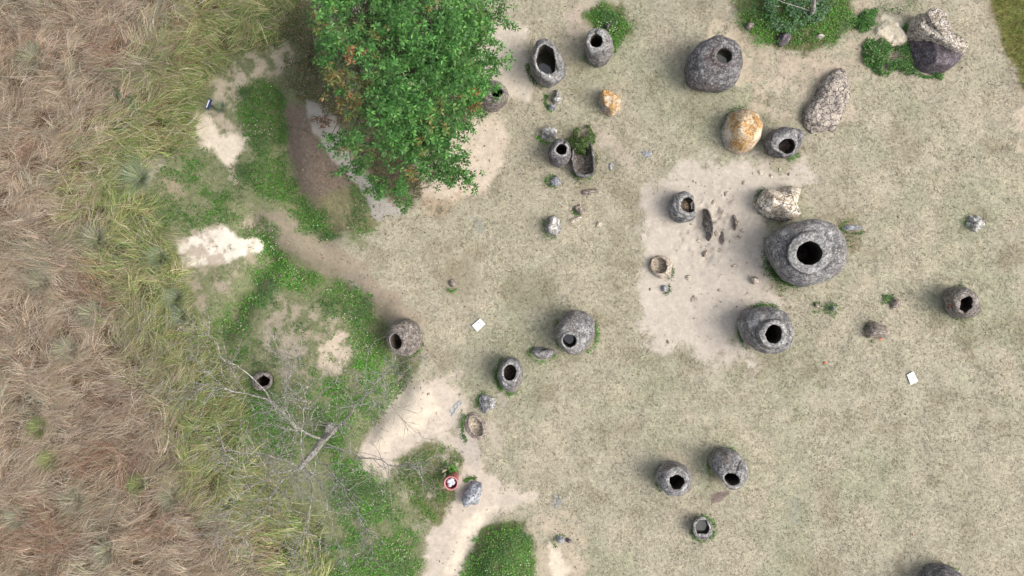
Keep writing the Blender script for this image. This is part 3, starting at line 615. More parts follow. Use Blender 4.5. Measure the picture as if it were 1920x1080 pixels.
stone_jar('broken ring shaped grey jar open on its right side, filled with soil', [(1262, 368), (1280, 360), (1298, 366), (1304, 384), (1304, 402), (1296, 414), (1276, 420), (1260, 410), (1254, 390)], .75, [(1272, 370), (1288, 363), (1301, 370), (1306, 385), (1302, 404), (1288, 410), (1274, 402), (1268, 386)], (1290, 385, 13, 14), mat='jar', rough=.04, seed=9, depth=.42, soil=True, gap=[(5, 36, .5)])
stone_jar('bulging speckled grey jar with a small round mouth near its lower left edge', [(1055, 594), (1076, 581), (1098, 586), (1114, 602), (1116, 626), (1102, 648), (1084, 662), (1066, 664), (1047, 648), (1040, 622)], 1.2, (1069, 638, 18, 17), (1068, 639, 13, 12), mat='jar', rough=.03, seed=10)
puddle('dark rainwater in the bulging speckled jar in the middle of the site', stone_jar.__defaults__ and (None, (P(1068, 639, 1.2)[:2], np.full(NA, .2), 1.2, P(1068, 639, 1.2)[:2], .9)), .55)
stone_jar('egg shaped grey jar pointed at the bottom, left of the low grey slab', [(942, 678), (957, 668), (974, 674), (982, 696), (980, 716), (966, 734), (958, 737), (940, 724), (931, 704)], 1.05, (957, 699, 19, 22), (956, 699, 12.5, 15), mat='jar', rough=.03, seed=11, depth=.5)
stone_jar('brownish jar facing lower left at the edge of the green ditch', [(738, 604), (760, 597), (780, 606), (791, 628), (788, 652), (770, 667), (748, 666), (730, 650), (724, 628)], 1.0, (745, 639, 17, 21, 15), (742, 640, 10.5, 14, 15), mat='jarb', rough=.025, seed=12, depth=.5)
stone_jar('grey jar with a thick pale flat rim, left one of the bottom pair', [(1240, 874), (1262, 866), (1286, 872), (1296, 890), (1294, 912), (1276, 926), (1252, 926), (1236, 912), (1228, 894)], 1.05, (1271, 901, 23, 23), [(1256, 896), (1270, 890), (1283, 896), (1285, 906), (1276, 917), (1262, 917), (1256, 906)], mat='jar', rough=.03, seed=13)
stone_jar('grey jar with a slanting mouth at its lower right, right one of bottom pair', [(1340, 852), (1360, 842), (1384, 850), (1399, 872), (1398, 896), (1382, 912), (1364, 912), (1348, 894), (1332, 874)], 1.1, (1374, 898, 22, 17, -20), (1373, 899, 15, 10.5, -22), mat='jar', rough=.035, seed=14, gap=[(60, 8, .07)])
j = stone_jar('small low broken jar full of water in a ring of green grass, bottom middle', (1317, 991, 18, 18), .45, (1317, 990, 17, 18), [(1304, 986), (1312, 975), (1326, 978), (1331, 992), (1326, 1001), (1308, 1001)], mat='jar2', rough=.04, seed=15, depth=.4, gap=[(70, 22, .12)])
puddle('grey reflecting rainwater in the small low jar', j, .2)
stone_jar('dark brown jar with a ragged slanting mouth at the right edge of the site', [(1782, 544), (1802, 537), (1822, 544), (1832, 562), (1830, 584), (1812, 597), (1790, 594), (1776, 580), (1773, 560)], .95, (1810, 570, 20, 24, 55), [(1802, 562), (1818, 554), (1825, 560), (1824, 576), (1812, 588), (1800, 580)], mat='jarb', rough=.045, seed=16, depth=.55, chip=.05)
stone_jar('sunken jar with a black opening under the bare tree branches', (491, 714, 21, 18), .28, (492, 714, 19, 16), [(480, 712), (494, 703), (508, 712), (504, 720), (490, 726), (482, 722)], mat='jarb', rough=.04, seed=17, depth=.75)
stone_jar('grey jar cut off by the bottom edge of the photo', (1769, 1106, 42, 44), 1.1, (1778, 1128, 24, 22), (1778, 1129, 15, 14), mat='jar2', rough=.035, seed=18)
stone_jar('sunken soil coloured jar ring, cracked, left side of the bare dirt', [(1222, 484), (1238, 478), (1258, 484), (1262, 500), (1254, 516), (1240, 524), (1226, 514), (1219, 498)], .22, [(1223, 486), (1238, 480), (1256, 486), (1260, 500), (1252, 514), (1240, 521), (1228, 511), (1221, 498)], (1236, 497, 15, 15.5), mat='dirtstone', inmat='dirtstone', rough=.04, seed=19, depth=.26, soil=True, gap=[(10, 10, .08), (-60, 8, .05)])
stone_jar('oval stone ring sunk level with the ground, below the pale streaked rock', (893, 799, 18, 27, 25), .12, (893, 799, 15, 24, 25), (893, 799, 10, 19, 25), mat='brownrock', inmat='dirtstone', rough=.03, seed=20, depth=.2, soil=True)
# stone trough (half of a jar lying open)
zt = h1(1093, 305); org = P(1093, 305, zt)
tr = empty('stone_trough', org, 'open rectangular stone trough with thin walls, half covered by a bush', 'stone trough')
outer = [(1074, 268), (1108, 262), (1114, 300), (1115, 330), (1094, 334), (1078, 326), (1072, 298)]
co, Ro = shape(outer); R_ = []
for z, k in ((-.1, .96), (.25, 1), (.42, 1), (.45, .98), (.45, .88), (.42, .84), (.12, .78), (.06, .6), (.05, .0)): R_.append((z, k))
V = []
for z, k in R_:
    w, W = ring(co, Ro*k, zt+z); x = w[0]+np.cos(TH)*W; y = w[1]+np.sin(TH)*W
    d = .03*fbm(x, y, z, 4, 4, 90); V.append(np.stack([x+np.cos(TH)*d, y+np.sin(TH)*d, np.full(NA, zt+z)+d*.6+(.08*np.cos(TH) if .2 < z else 0)], 1))
V = np.concatenate(V); q = lambda a, b_: np.array([(i*NA+j, i*NA+(j+1) % NA, (i+1)*NA+(j+1) % NA, (i+1)*NA+j) for i in range(a, b_) for j in range(NA)])
mesh('wall', V, q(0, 5), M['jar2'], tr, org); mesh('basin', V[5*NA:], q(0, 3), M['jarb'], tr, org)
# ------------------------------------------------------------------ boulders
def ico(sub):
    bm = bmesh.new(); bmesh.ops.create_icosphere(bm, subdivisions=sub, radius=1)
    v = np.array([q.co[:] for q in bm.verts]); f = np.array([[k.index for k in q.verts] for q in bm.faces]); bm.free(); return v, f
ICO = {s: ico(s) for s in (3, 4, 5)}
def rock_pts(out, h, seed=0, planes=10, rug=.04, sub=4, flatz=.9, z0=None, pk=None, sink=.12):
    v, f = ICO[sub]; v = v.copy(); r = np.random.default_rng(seed+900)
    for _ in range(planes):
        nn = r.normal(0, 1, 3); nn[2] = abs(nn[2])*.9; nn /= np.linalg.norm(nn); d = r.uniform(.55, .86)
        k = v@nn-d; v = v-np.clip(k, 0, None)[:, None]*nn[None]*.96
    v[:, 2] = np.minimum(v[:, 2], flatz)
    c, R = shape(out); th = np.arctan2(v[:, 1], v[:, 0]) % (2*PI); hr = np.hypot(v[:, 0], v[:, 1])
    nbin = 48; bi = (th/(2*PI)*nbin).astype(int) % nbin; mx = np.zeros(nbin)
    np.maximum.at(mx, bi, hr); mx = np.maximum(mx, .3); mx = (np.roll(mx, 1)+mx*2+np.roll(mx, -1))/4
    mxr = np.interp(th, np.arange(nbin+1)*2*PI/nbin+PI/nbin, np.append(mx, mx[0])); Rr = np.interp(th, np.append(TH, 2*PI), np.append(R, R[0]))
    z0 = h1(*c) if z0 is None else z0
    w = P(c[0], c[1], z0+h*.3); s = (CH-z0-h*.3)/CH/60
    x = w[0]+v[:, 0]/mxr*Rr*s; y = w[1]+v[:, 1]/mxr*Rr*s
    if isinstance(out, tuple):                                    # long stones: plain stretch along the axes
        ro = math.radians(out[4]) if len(out) > 4 else 0; k = hr.max(); a_, b_ = v[:, 0]/k*out[2]*s, v[:, 1]/k*out[3]*s
        x = w[0]+a_*math.cos(ro)-b_*math.sin(ro); y = w[1]+a_*math.sin(ro)+b_*math.cos(ro)
    zz = v[:, 2]/max(v[:, 2].max(), .3)
    z = z0+np.where(zz > 0, zz*h, zz*sink)
    if pk: z = z+np.where(zz > 0, zz, 0)*h*pk[2]*np.clip((v[:, 0]*pk[0]+v[:, 1]*pk[1]), -1, 1)
    n1 = fbm(x, y, z, 3.0, 5, seed+5, .6); n2 = 1-2*np.abs(fbm(x, y, z, 5.0, 4, seed+8, .6))
    d = rug*(n1*1.1+n2*.8-.4); nrm = v/np.linalg.norm(v, axis=1, keepdims=True)
    V = np.stack([x, y, z], 1)+nrm*d[:, None]*np.array([1, 1, .9])
    return V, f, np.array([w[0], w[1], z0])
def rock(label, out, h, mat, name='boulder', cat='boulder', group=None, parent=None, part=None, **k):
    V, f, org = rock_pts(out, h, **k)
    if parent is not None:
        return mesh(part, V, f, M[mat], parent[0], parent[1])
    o = mesh(name, V, f, M[mat], None, org); tag(o, label, cat, group); return o
rock('orange topped boulder with white edges, alone on the grass in the upper middle', [(1126, 172), (1140, 167), (1168, 174), (1171, 186), (1160, 210), (1146, 218), (1128, 206), (1123, 188)], .55, 'orange', seed=1, planes=12, flatz=.6)
rock('large smooth dome boulder covered in orange lichen, beside the pointed dark jar', [(1368, 212), (1392, 202), (1418, 210), (1431, 236), (1426, 262), (1410, 282), (1386, 288), (1364, 274), (1355, 246)], .95, 'orange', seed=2, planes=0, rug=.02, sub=5)
rock('white lichen covered stone with weeds on its left, below the open mouthed jar', [(1036, 170), (1046, 168), (1055, 180), (1052, 194), (1044, 198), (1034, 188)], .35, 'white', seed=3)
rock('small smooth grey stone touching the weeds, below the white lichen stone', [(1030, 196), (1040, 196), (1042, 204), (1034, 208), (1027, 203)], .2, 'bluegrey', name='stone', cat='stone', seed=4, sub=3)
rock('white and grey rough boulder just above the small cracked jar', [(1014, 242), (1032, 235), (1046, 246), (1047, 262), (1030, 266), (1014, 258)], .45, 'white', seed=5)
rock('speckled grey and white round boulder alone above the middle of the photo', [(1026, 408), (1040, 403), (1050, 412), (1053, 432), (1042, 446), (1026, 440), (1020, 422)], .45, 'white', seed=6, planes=4)
rock('long jagged cracked rock outcrop, right of the orange dome', [(1568, 128), (1584, 134), (1592, 160), (1596, 195), (1588, 222), (1565, 239), (1535, 247), (1512, 241), (1504, 220), (1512, 200), (1530, 180), (1540, 158), (1554, 140)], .42, 'crack', name='rock_outcrop', cat='rock', seed=71, planes=2, rug=.13, sub=5, flatz=.8)
rock('angular sandy white boulder touching the largest jar', [(1424, 352), (1460, 346), (1496, 347), (1502, 362), (1495, 402), (1476, 416), (1440, 406), (1416, 388), (1420, 364)], .85, 'pale', seed=8, planes=14, rug=.07, sub=5, flatz=.7)
rock('small knobbly white speckled rock on the right lawn', [(1816, 406), (1832, 401), (1846, 412), (1846, 430), (1828, 434), (1814, 424)], .32, 'white', name='stone', cat='stone', seed=9, rug=.06)
rock('rounded brown grey boulder on the right lawn above the blank white board', [(1628, 604), (1648, 600), (1664, 612), (1668, 636), (1648, 638), (1624, 630)], .42, 'brownrock', seed=10, planes=8, rug=.05)
rock('narrow grey stone slab lying right of the largest jar', (1599, 426, 22, 7, -4), .2, 'bluegrey', name='stone_slab', cat='stone slab', seed=11)
rock('long low layered grey stone slab between the egg shaped jar and the bulging jar', (1018, 663, 25, 13, -3), .38, 'jar', name='stone_slab', cat='stone slab', seed=12, rug=.06)
rock('pale streaked angular rock pointed at the bottom, below the egg shaped jar', [(903, 739), (918, 744), (932, 750), (930, 768), (916, 770), (910, 778), (900, 768), (897, 752)], .5, 'streak', seed=13, planes=7, rug=.025)
rock('pale blue grey two lobed boulder beside the red litter bin', [(872, 916), (886, 902), (902, 908), (907, 928), (896, 948), (882, 946), (870, 948), (866, 930)], .5, 'bluegrey', seed=14, rug=.07, planes=12)
# leaning slab in dirt
rock('thin dark slab leaning upright in the bare dirt, right of the broken ring jar', (1326, 421, 9, 31, 8), .42, 'jarb', name='stone_slab', cat='stone slab', seed=15, pk=(1, 0, .5), planes=5)
rock('small round beige stone left of the largest jar on the bare dirt', (1413, 525, 9, 8), .22, 'dirtstone', name='stone', cat='stone', seed=16, sub=3)
rock('small pale grey stone below the sunken soil coloured ring', (1246, 540, 7, 7), .2, 'bluegrey', name='stone', cat='stone', seed=17, sub=3)
rock('grey stone half under a green weed, upper one on the right lawn', (1678, 568, 12, 12), .2, 'brownrock', name='stone', cat='stone', seed=18, sub=4)
rock('tiny dark stone with a white spot inside a green weed clump', (1561, 577, 6, 5), .25, 'bluegrey', name='stone', cat='stone', seed=19, sub=3)
rock('flat pointed blue grey stone below the small cracked jar', [(1030, 340), (1042, 329), (1054, 340), (1050, 347), (1034, 347)], .16, 'bluegrey', name='stone', cat='stone', seed=20)
rock('long curved brown stone fragment below the stone trough', [(1084, 358), (1100, 352), (1122, 354), (1128, 362), (1110, 361), (1090, 368)], .14, 'brownrock', name='stone_fragment', cat='stone fragment', seed=21)
rock('rough brown stone fragment with a weed, left of centre in the fragment group', [(1076, 386), (1088, 383), (1099, 392), (1092, 402), (1080, 400)], .18, 'brownrock', name='stone_fragment', cat='stone fragment', seed=22)
rock('flat pale brown stone fragment lowest in the fragment group', [(1063, 410), (1078, 408), (1092, 404), (1088, 412), (1074, 420), (1064, 418)], .1, 'dirtstone', name='stone_fragment', cat='stone fragment', seed=23)
rock('flat grey stone flush with the grass, right of the fragment group', [(1116, 418), (1126, 412), (1132, 416), (1126, 426), (1117, 427)], .06, 'dirtstone', name='stone_fragment', cat='stone fragment', seed=24)
rock('small dark brown stone with a weed, on the open lawn left of centre', (848, 530, 8, 10), .16, 'brownrock', name='stone', cat='stone', seed=26, sub=3)
rock('purple brown rock in the green patch at the top', [(1458, 64), (1476, 60), (1484, 68), (1480, 80), (1466, 86), (1456, 78)], .3, 'purple', name='stone', cat='stone', seed=27)
rock('small tan rock at the right of the green patch at the top', (1537, 68, 8, 6), .2, 'pale', name='stone', cat='stone', seed=28, sub=3)
rock('small grey brown rock at the left edge of the green patch at the top', (1406, 48, 9, 9), .2, 'brownrock', name='stone', cat='stone', seed=29, sub=3)
rock('small purple grey stone on the green mound above the notched jar', (1138, 50, 6, 5), .28, 'purple', name='stone', cat='stone', seed=30, sub=3)
rock('dark blue grey rock at the edge of the sandy path, bottom middle', [(1040, 1004), (1050, 1002), (1060, 1012), (1054, 1022), (1044, 1016)], .22, 'bluegrey', name='stone', cat='stone', seed=31)
rock('smaller dark rock just right of the rock by the sandy path, bottom middle', (1066, 1014, 6, 5), .14, 'purple', name='stone', cat='stone', seed=32, sub=3)
rock('tiny grey stone between two green weed clumps on the right lawn', (1531, 572, 5, 6), .12, 'brownrock', name='stone', cat='stone', seed=33, sub=3)
rock('flat blue grey stone on the lawn right of the trough', (1144, 312, 5, 8), .06, 'bluegrey', name='stone', cat='stone', seed=34, sub=3)
rock('flat dull grey stone on the lawn upper right of the trough', (1212, 288, 11, 7), .05, 'bluegrey', name='stone', cat='stone', seed=35, sub=3)
for i, (sp_, l_) in enumerate([((1379, 418, 4, 15, 6), 'thin grey stone shard midway between the leaning slab and the angular boulder'), ((1354, 446, 4.5, 13, 4), 'thin brown stone shard just right of the leaning slab foot'), ((1322, 476, 9, 4, 30), 'flat pale stone shard below the leaning slab')]):
    rock(l_, sp_, .2, 'dirtstone' if i == 2 else 'brownrock', name='stone_shard', cat='stone shard', seed=110+i, planes=5, rug=.02)
# two tone outcrop, top right
org = P(1750, 90, h1(1750, 90)); oc = empty('rock_outcrop', org, 'large outcrop with a pale knobbly crust and a smooth dark purple face, top right', 'rock')
rock(None, [(1700, 66), (1712, 62), (1750, 88), (1798, 108), (1796, 118), (1772, 136), (1740, 134), (1722, 126), (1708, 104), (1700, 80)], .72, 'purple', parent=(oc, org), part='dark_face', seed=40, planes=3, rug=.03, sub=5, flatz=.6)
for i, (o_, h_, fz) in enumerate([([(1702, 62), (1710, 46), (1718, 34), (1732, 27), (1748, 36), (1757, 56), (1764, 74), (1784, 82), (1802, 99), (1792, 109), (1774, 105), (1750, 92), (1720, 76)], .95, .4), ([(1716, 40), (1732, 29), (1748, 40), (1756, 62), (1744, 74), (1724, 60)], 1.08, .5)]):
    rock(None, o_, h_, 'crust', parent=(oc, org), part='pale_crust', seed=42+i, planes=0, rug=.12, sub=5, flatz=fz)
rock('white sandy rock between the green bushes, left of the two tone outcrop', [(1648, 40), (1662, 28), (1684, 36), (1704, 66), (1702, 84), (1660, 84), (1644, 66)], .32, 'sandrock', name='boulder', seed=46, rug=.05, sub=5)
# pebbles and clods in the bare dirt
peb = [(1355, 398), (1372, 380), (1384, 415), (1393, 432), (1345, 437), (1368, 452), (1340, 380), (1362, 362), (1322, 474), (1310, 452), (1350, 470), (1378, 497), (1302, 560), (1290, 520), (1350, 545), (1388, 445), (1300, 340), (1395, 342), (1425, 322), (1445, 330), (1462, 318), (1480, 326)]
for i, (a_, b_) in enumerate(peb):
    r_ = random.uniform(3, 7.5); rock('small beige stone half buried in the bare dirt left of the largest jar', (a_, b_, r_*random.uniform(.7, 1.6), r_*random.uniform(.6, 1.2), random.uniform(0, 180)), random.uniform(.03, .07), 'dirtstone', name='pebble', cat='pebble', group='small half buried stones in the bare dirt', seed=60+i, sub=4, rug=.035, planes=12)
# ------------------------------------------------------------------ tubes for wood
def tube(pts, rad, ns=6, cap=True):
    pts = np.array(pts, float); n = len(pts); V = []; F = []
    for i in range(n):
        d = pts[min(i+1, n-1)]-pts[max(i-1, 0)]; d /= (np.linalg.norm(d)+1e-9)
        u = np.cross(d, [0, 0, 1.0] if abs(d[2]) < .9 else [1.0, 0, 0]); u /= np.linalg.norm(u); w = np.cross(d, u)
        for k in range(ns):
            a = 2*PI*k/ns; V.append(pts[i]+(u*math.cos(a)+w*math.sin(a))*rad[i])
    for i in range(n-1):
        for k in range(ns): F.append((i*ns+k, i*ns+(k+1) % ns, (i+1)*ns+(k+1) % ns, (i+1)*ns+k))
    F.append(tuple((n-1)*ns+k for k in range(ns)))
    return V, F
class TB:
    def __init__(s): s.V = []; s.F = []
    def tube(s, pts, rad, ns=6):
        V, F = tube(pts, rad, ns); o = len(s.V); s.V += V; s.F += [tuple(k+o for k in f) for f in F]
    def build(s, name, mat, parent=None, org=(0, 0, 0)): return mesh(name, s.V, s.F, mat, parent, org)
def wob(p0, p1, n, a, r=random):
    p0 = np.array(p0, float); p1 = np.array(p1, float); L = np.linalg.norm(p1-p0)
    out = [p0]
    for i in range(1, n): out.append(p0+(p1-p0)*i/n+np.array([r.gauss(0, a*L), r.gauss(0, a*L), r.gauss(0, a*L*.6)]))
    return out+[p1]
# ------------------------------------------------------------------ bare tree
z0 = h1(622, 806); org = P(622, 806, z0)
bt = empty('bare_tree', org, 'leafless grey tree with spreading twigs at the edge of the tall grass', 'tree')
tb = TB(); tb.tube([P(624, 803, z0-.2), P(620, 808, .6), P(612, 816, 1.3), P(604, 826, 2.0), P(590, 846, 2.7), P(570, 868, 3.3), P(562, 878, 3.6)], [.17, .14, .12, .11, .10, .085, .06], 10); tb.build('trunk', M['bark'], bt, org)
tb = TB(); tb.tube([P(610, 822, 1.6), P(616, 808, 2.1), P(618, 797, 2.4)], [.1, .11, .105], 10); tb.build('broken_stub', M['bark'], bt, org)
LIMB = [([(604, 826, 2.0), (575, 812, 2.6), (545, 792, 3.2), (500, 748, 4.0), (440, 735, 4.6), (386, 722, 5.0)], .075),
        ([(560, 803, 2.9), (525, 770, 3.5), (480, 715, 4.2), (425, 680, 4.8), (390, 628, 5.3)], .05),
        ([(604, 826, 2.0), (640, 795, 2.8), (680, 745, 3.6), (712, 708, 4.2), (737, 690, 4.6)], .055),
        ([(640, 795, 2.8), (665, 760, 3.5), (690, 735, 4.0), (725, 735, 4.6)], .035),
        ([(600, 832, 2.1), (640, 845, 2.8), (700, 860, 3.4), (748, 873, 3.9), (790, 868, 4.3)], .04),
        ([(590, 846, 2.7), (625, 890, 3.4), (650, 930, 4.0), (685, 990, 4.6)], .04),
        ([(565, 872, 3.4), (600, 905, 4.0), (615, 960, 4.6), (634, 1020, 5.1)], .04),
        ([(565, 872, 3.4), (585, 930, 4.2), (578, 990, 4.9), (560, 1035, 5.4)], .035),
        ([(562, 876, 3.5), (530, 900, 4.2), (500, 950, 4.9), (460, 1010, 5.5)], .045),
        ([(562, 876, 3.5), (515, 885, 4.2), (460, 920, 4.8), (410, 985, 5.4)], .04),
        ([(562, 876, 3.5), (520, 860, 4.0), (470, 850, 4.6), (420, 845, 5.0)], .035),
        ([(570, 868, 3.3), (565, 820, 3.9), (568, 770, 4.4), (578, 725, 4.9)], .035),
        ([(545, 792, 3.2), (535, 750, 4.0), (530, 700, 4.6), (540, 665, 5.0)], .03),
        ([(560, 803, 2.9), (548, 840, 3.6), (545, 870, 4.2), (552, 900, 4.7)], .03)]
tw = TB()
def twig(p, d, L, r, lev):
    n = 4; pts = [p]; dd = d.copy()
    for i in range(n):
        dd = dd+np.array([random.gauss(0, .16), random.gauss(0, .16), random.gauss(.02, .12)]); dd /= np.linalg.norm(dd); pts.append(pts[-1]+dd*L/n)
    e_ = pts[2]; s_ = CH/(CH-e_[2])*60
    if math.hypot(960+e_[0]*s_-490, 540-e_[1]*s_-712) < 38: return
    tw.tube(pts, list(np.linspace(r, max(r*.4, .0035), n+1)), 4 if lev < 2 else 3)
    if lev >= 3: return
    for i in range(random.randint(2, 3)):
        k = random.randint(1, n); nd = dd*.75+np.array([random.gauss(0, .5), random.gauss(0, .5), random.gauss(.1, .3)]); nd /= np.linalg.norm(nd)
        twig(pts[k], nd, L*random.uniform(.5, .75), max(r*.55, .006), lev+1)
for path, r in LIMB:
    pts = [P(*q) for q in path]; fine = []
    for a_, b_ in zip(pts[:-1], pts[1:]): fine += wob(a_, b_, 3, .04)[:-1]
    fine.append(pts[-1]); rad = list(np.linspace(r*.55, .008, len(fine)))
    tb = TB(); tb.tube(fine, rad, 6); tb.build('branch', M['bark'], bt, org)
    for k in range(2, len(fine)):
        d = fine[k]-fine[k-1]; d /= np.linalg.norm(d)
        for _ in range(3 if k < len(fine)-1 else 4):
            if random.random() < .6 or k == len(fine)-1:
                nd = d*.8+np.array([random.gauss(0, .6), random.gauss(0, .6), random.gauss(.1, .3)]); nd /= np.linalg.norm(nd)
                twig(fine[k], nd, random.uniform(.5, 1.1)*(1.2-.4*k/len(fine)), .009, 1)
tw.build('twigs', M['bark'], bt, org)
# ------------------------------------------------------------------ big leafy tree
CROWN = [(585, -120), (596, 20), (588, 80), (604, 120), (618, 165), (648, 200), (636, 232), (645, 256), (612, 268), (636, 300), (655, 330), (676, 318), (700, 346), (735, 362), (770, 368), (792, 335), (806, 305), (830, 315), (852, 318), (838, 285), (850, 262), (878, 225), (868, 205), (905, 188), (925, 158), (895, 135), (922, 112), (892, 92), (915, 58), (898, 25), (915, -120)]
AX = np.array([-2.95, 5.0]); z0 = h1(785, 240); org = np.array([AX[0], AX[1], z0])
lt = empty('leafy_tree', org, 'large bright green leafy tree with some orange and yellow leaves, top left of centre', 'tree')
tb = TB(); tb.tube([org+[0, 0, -.2], org+[.05, .03, 1], org+[0, .1, 2.2], org+[-.1, .1, 3.6], org+[-.15, .15, 5.6]], [.2, .17, .15, .11, .05], 10); tb.build('trunk', M['bark2'], lt, org)
acc = Acc(); bb = TB(); cl = []
tries = 0
while len(cl) < 540 and tries < 60000:
    tries += 1
    a = random.uniform(0, 2*PI); d = 4.1*math.sqrt(random.random()); x = AX[0]+d*math.cos(a); y = AX[1]+d*math.sin(a)
    zt_ = 1.5+4.9*math.sqrt(max(0, 1-(d/4.2)**2)); z = zt_-abs(random.gauss(0, .75)); z = max(z, .8)
    s = (CH)/(CH-z)*60; px = 960+x*s; py = 540-y*s
    sd_ = float(sdist(np.array([px]), np.array([py]), CROWN)[0])
    if sd_ < 3: continue
    dens = float(fbm(np.array([x]), np.array([y]), z, 1.5, 3, 300)[0])
    if dens < .08 and random.random() < .93: continue
    if py > 290 and random.random() < .3+.7*(py-290)/70: continue
    if sd_ < 26 and dens < .16: continue
    cl.append((x, y, z, px, py, sd_))
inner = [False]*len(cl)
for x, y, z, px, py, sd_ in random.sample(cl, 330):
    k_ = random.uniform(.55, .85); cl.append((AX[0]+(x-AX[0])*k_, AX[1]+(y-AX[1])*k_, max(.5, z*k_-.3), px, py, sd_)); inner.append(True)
FING = [((860, 70), (950, 44), 4.2), ((840, 90), (938, 78), 4.0), ((850, 20), (948, 12), 4.4), ((850, 120), (958, 112), 3.6), ((850, 140), (940, 128), 3.4), ((840, 160), (932, 168), 3.0), ((830, 190), (905, 212), 2.6), ((825, 215), (882, 240), 2.4),
        ((810, 290), (897, 352), 2.0), ((820, 300), (862, 352), 1.8), ((800, 270), (880, 312), 2.2), ((800, 310), (840, 340), 1.6), ((680, 262), (604, 268), 2.2), ((700, 300), (640, 330), 1.8), ((740, 330), (760, 386), 1.4), ((700, 330), (712, 372), 1.4), ((830, 100), (912, 95), 3.8), ((860, 50), (925, 30), 4.2)]
fb = TB()
for (qa, qb, fz) in FING:
    p0, p1 = P(qa[0], qa[1], fz+.5), P(qb[0], qb[1], fz); pp = wob(p0, p1, 5, .03); fb = TB(); fb.tube(pp, [.018, .015, .012, .009, .007, .004], 4); fb.build('branch', M['bark2'], lt, org)
    for u in np.arange(.25, 1.02, .13):
        q = p0+(p1-p0)*u+np.array([random.gauss(0, .07), random.gauss(0, .07), random.gauss(0, .07)]); s = CH/(CH-q[2])*60
        cl.append((q[0], q[1], q[2], 960+q[0]*s, 540-q[1]*s, 5))
inner += [False]*(len(cl)-len(inner))
LP = []
for k in range(13):
    a_ = k*2.4+random.uniform(-.3, .3); zz0 = .9+3.2*(k/12); r_ = random.uniform(1.7, 2.4)*(1.1-.35*k/12)
    pp = wob(org+np.array([0, .1, zz0]), org+np.array([r_*math.cos(a_), r_*math.sin(a_), zz0+random.uniform(.7, 1.6)]), 6, .04)
    tb = TB(); tb.tube(pp, list(np.linspace(.065, .018, 7)), 6); tb.build('limb', M['bark2'], lt, org)
    for p_, q_ in zip(pp[1:-1], pp[2:]):
        for u in (0, .33, .66): LP.append(p_+(q_-p_)*u)
LP = np.array(LP)
for i, (x, y, z, px, py, sd_) in enumerate(cl):
    out_ = np.array([x-AX[0], y-AX[1], 0.2]); out_ /= np.linalg.norm(out_)+1e-6
    nwh = random.randint(5, 7); B = []; 
    sp = .22 if sd_ > 15 else .13
    cen = np.array([[x, y, z]])+np.array([[random.gauss(0, sp), random.gauss(0, sp), random.gauss(0, sp*.8)] for _ in range(nwh)])
    tone = math.exp(random.gauss(0, .12)); R_ = random.random()
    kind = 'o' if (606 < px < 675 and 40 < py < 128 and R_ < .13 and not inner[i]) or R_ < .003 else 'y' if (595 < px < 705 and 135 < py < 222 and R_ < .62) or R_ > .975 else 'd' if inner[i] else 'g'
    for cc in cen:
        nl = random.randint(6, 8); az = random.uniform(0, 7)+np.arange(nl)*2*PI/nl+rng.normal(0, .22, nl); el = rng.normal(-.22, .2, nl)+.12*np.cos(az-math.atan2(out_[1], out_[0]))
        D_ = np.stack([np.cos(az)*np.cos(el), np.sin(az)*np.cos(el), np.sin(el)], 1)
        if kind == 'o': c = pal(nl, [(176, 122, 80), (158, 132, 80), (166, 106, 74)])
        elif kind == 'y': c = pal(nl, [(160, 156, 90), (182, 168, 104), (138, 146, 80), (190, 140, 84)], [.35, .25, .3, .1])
        elif kind == 'd': c = pal(nl, [(96, 122, 66), (114, 116, 78), (82, 104, 60), (130, 118, 92)])  # dull older inner leaves, coloured dark to paint in the crown's shaded interior
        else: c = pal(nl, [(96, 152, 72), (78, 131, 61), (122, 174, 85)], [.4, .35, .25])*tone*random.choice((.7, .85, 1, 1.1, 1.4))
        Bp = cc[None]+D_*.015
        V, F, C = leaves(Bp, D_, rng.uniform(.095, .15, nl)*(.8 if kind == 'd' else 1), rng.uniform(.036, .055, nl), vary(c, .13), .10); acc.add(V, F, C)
    if i % 2 == 0:
        k = int(np.argmin(((LP-np.array([x, y, z-.3]))**2).sum(1))); bb.tube(wob(LP[k], (x, y, z-.05), 3, .06), [.014, .010, .008, .004], 4)
bb.tube([org+[0, .1, 1.2], org+[0, .1, 2.2]], [.03, .03], 4); bb.build('inner_twigs', M['bark2'], lt, org); acc.build('crown', M['leaf'], lt, org)
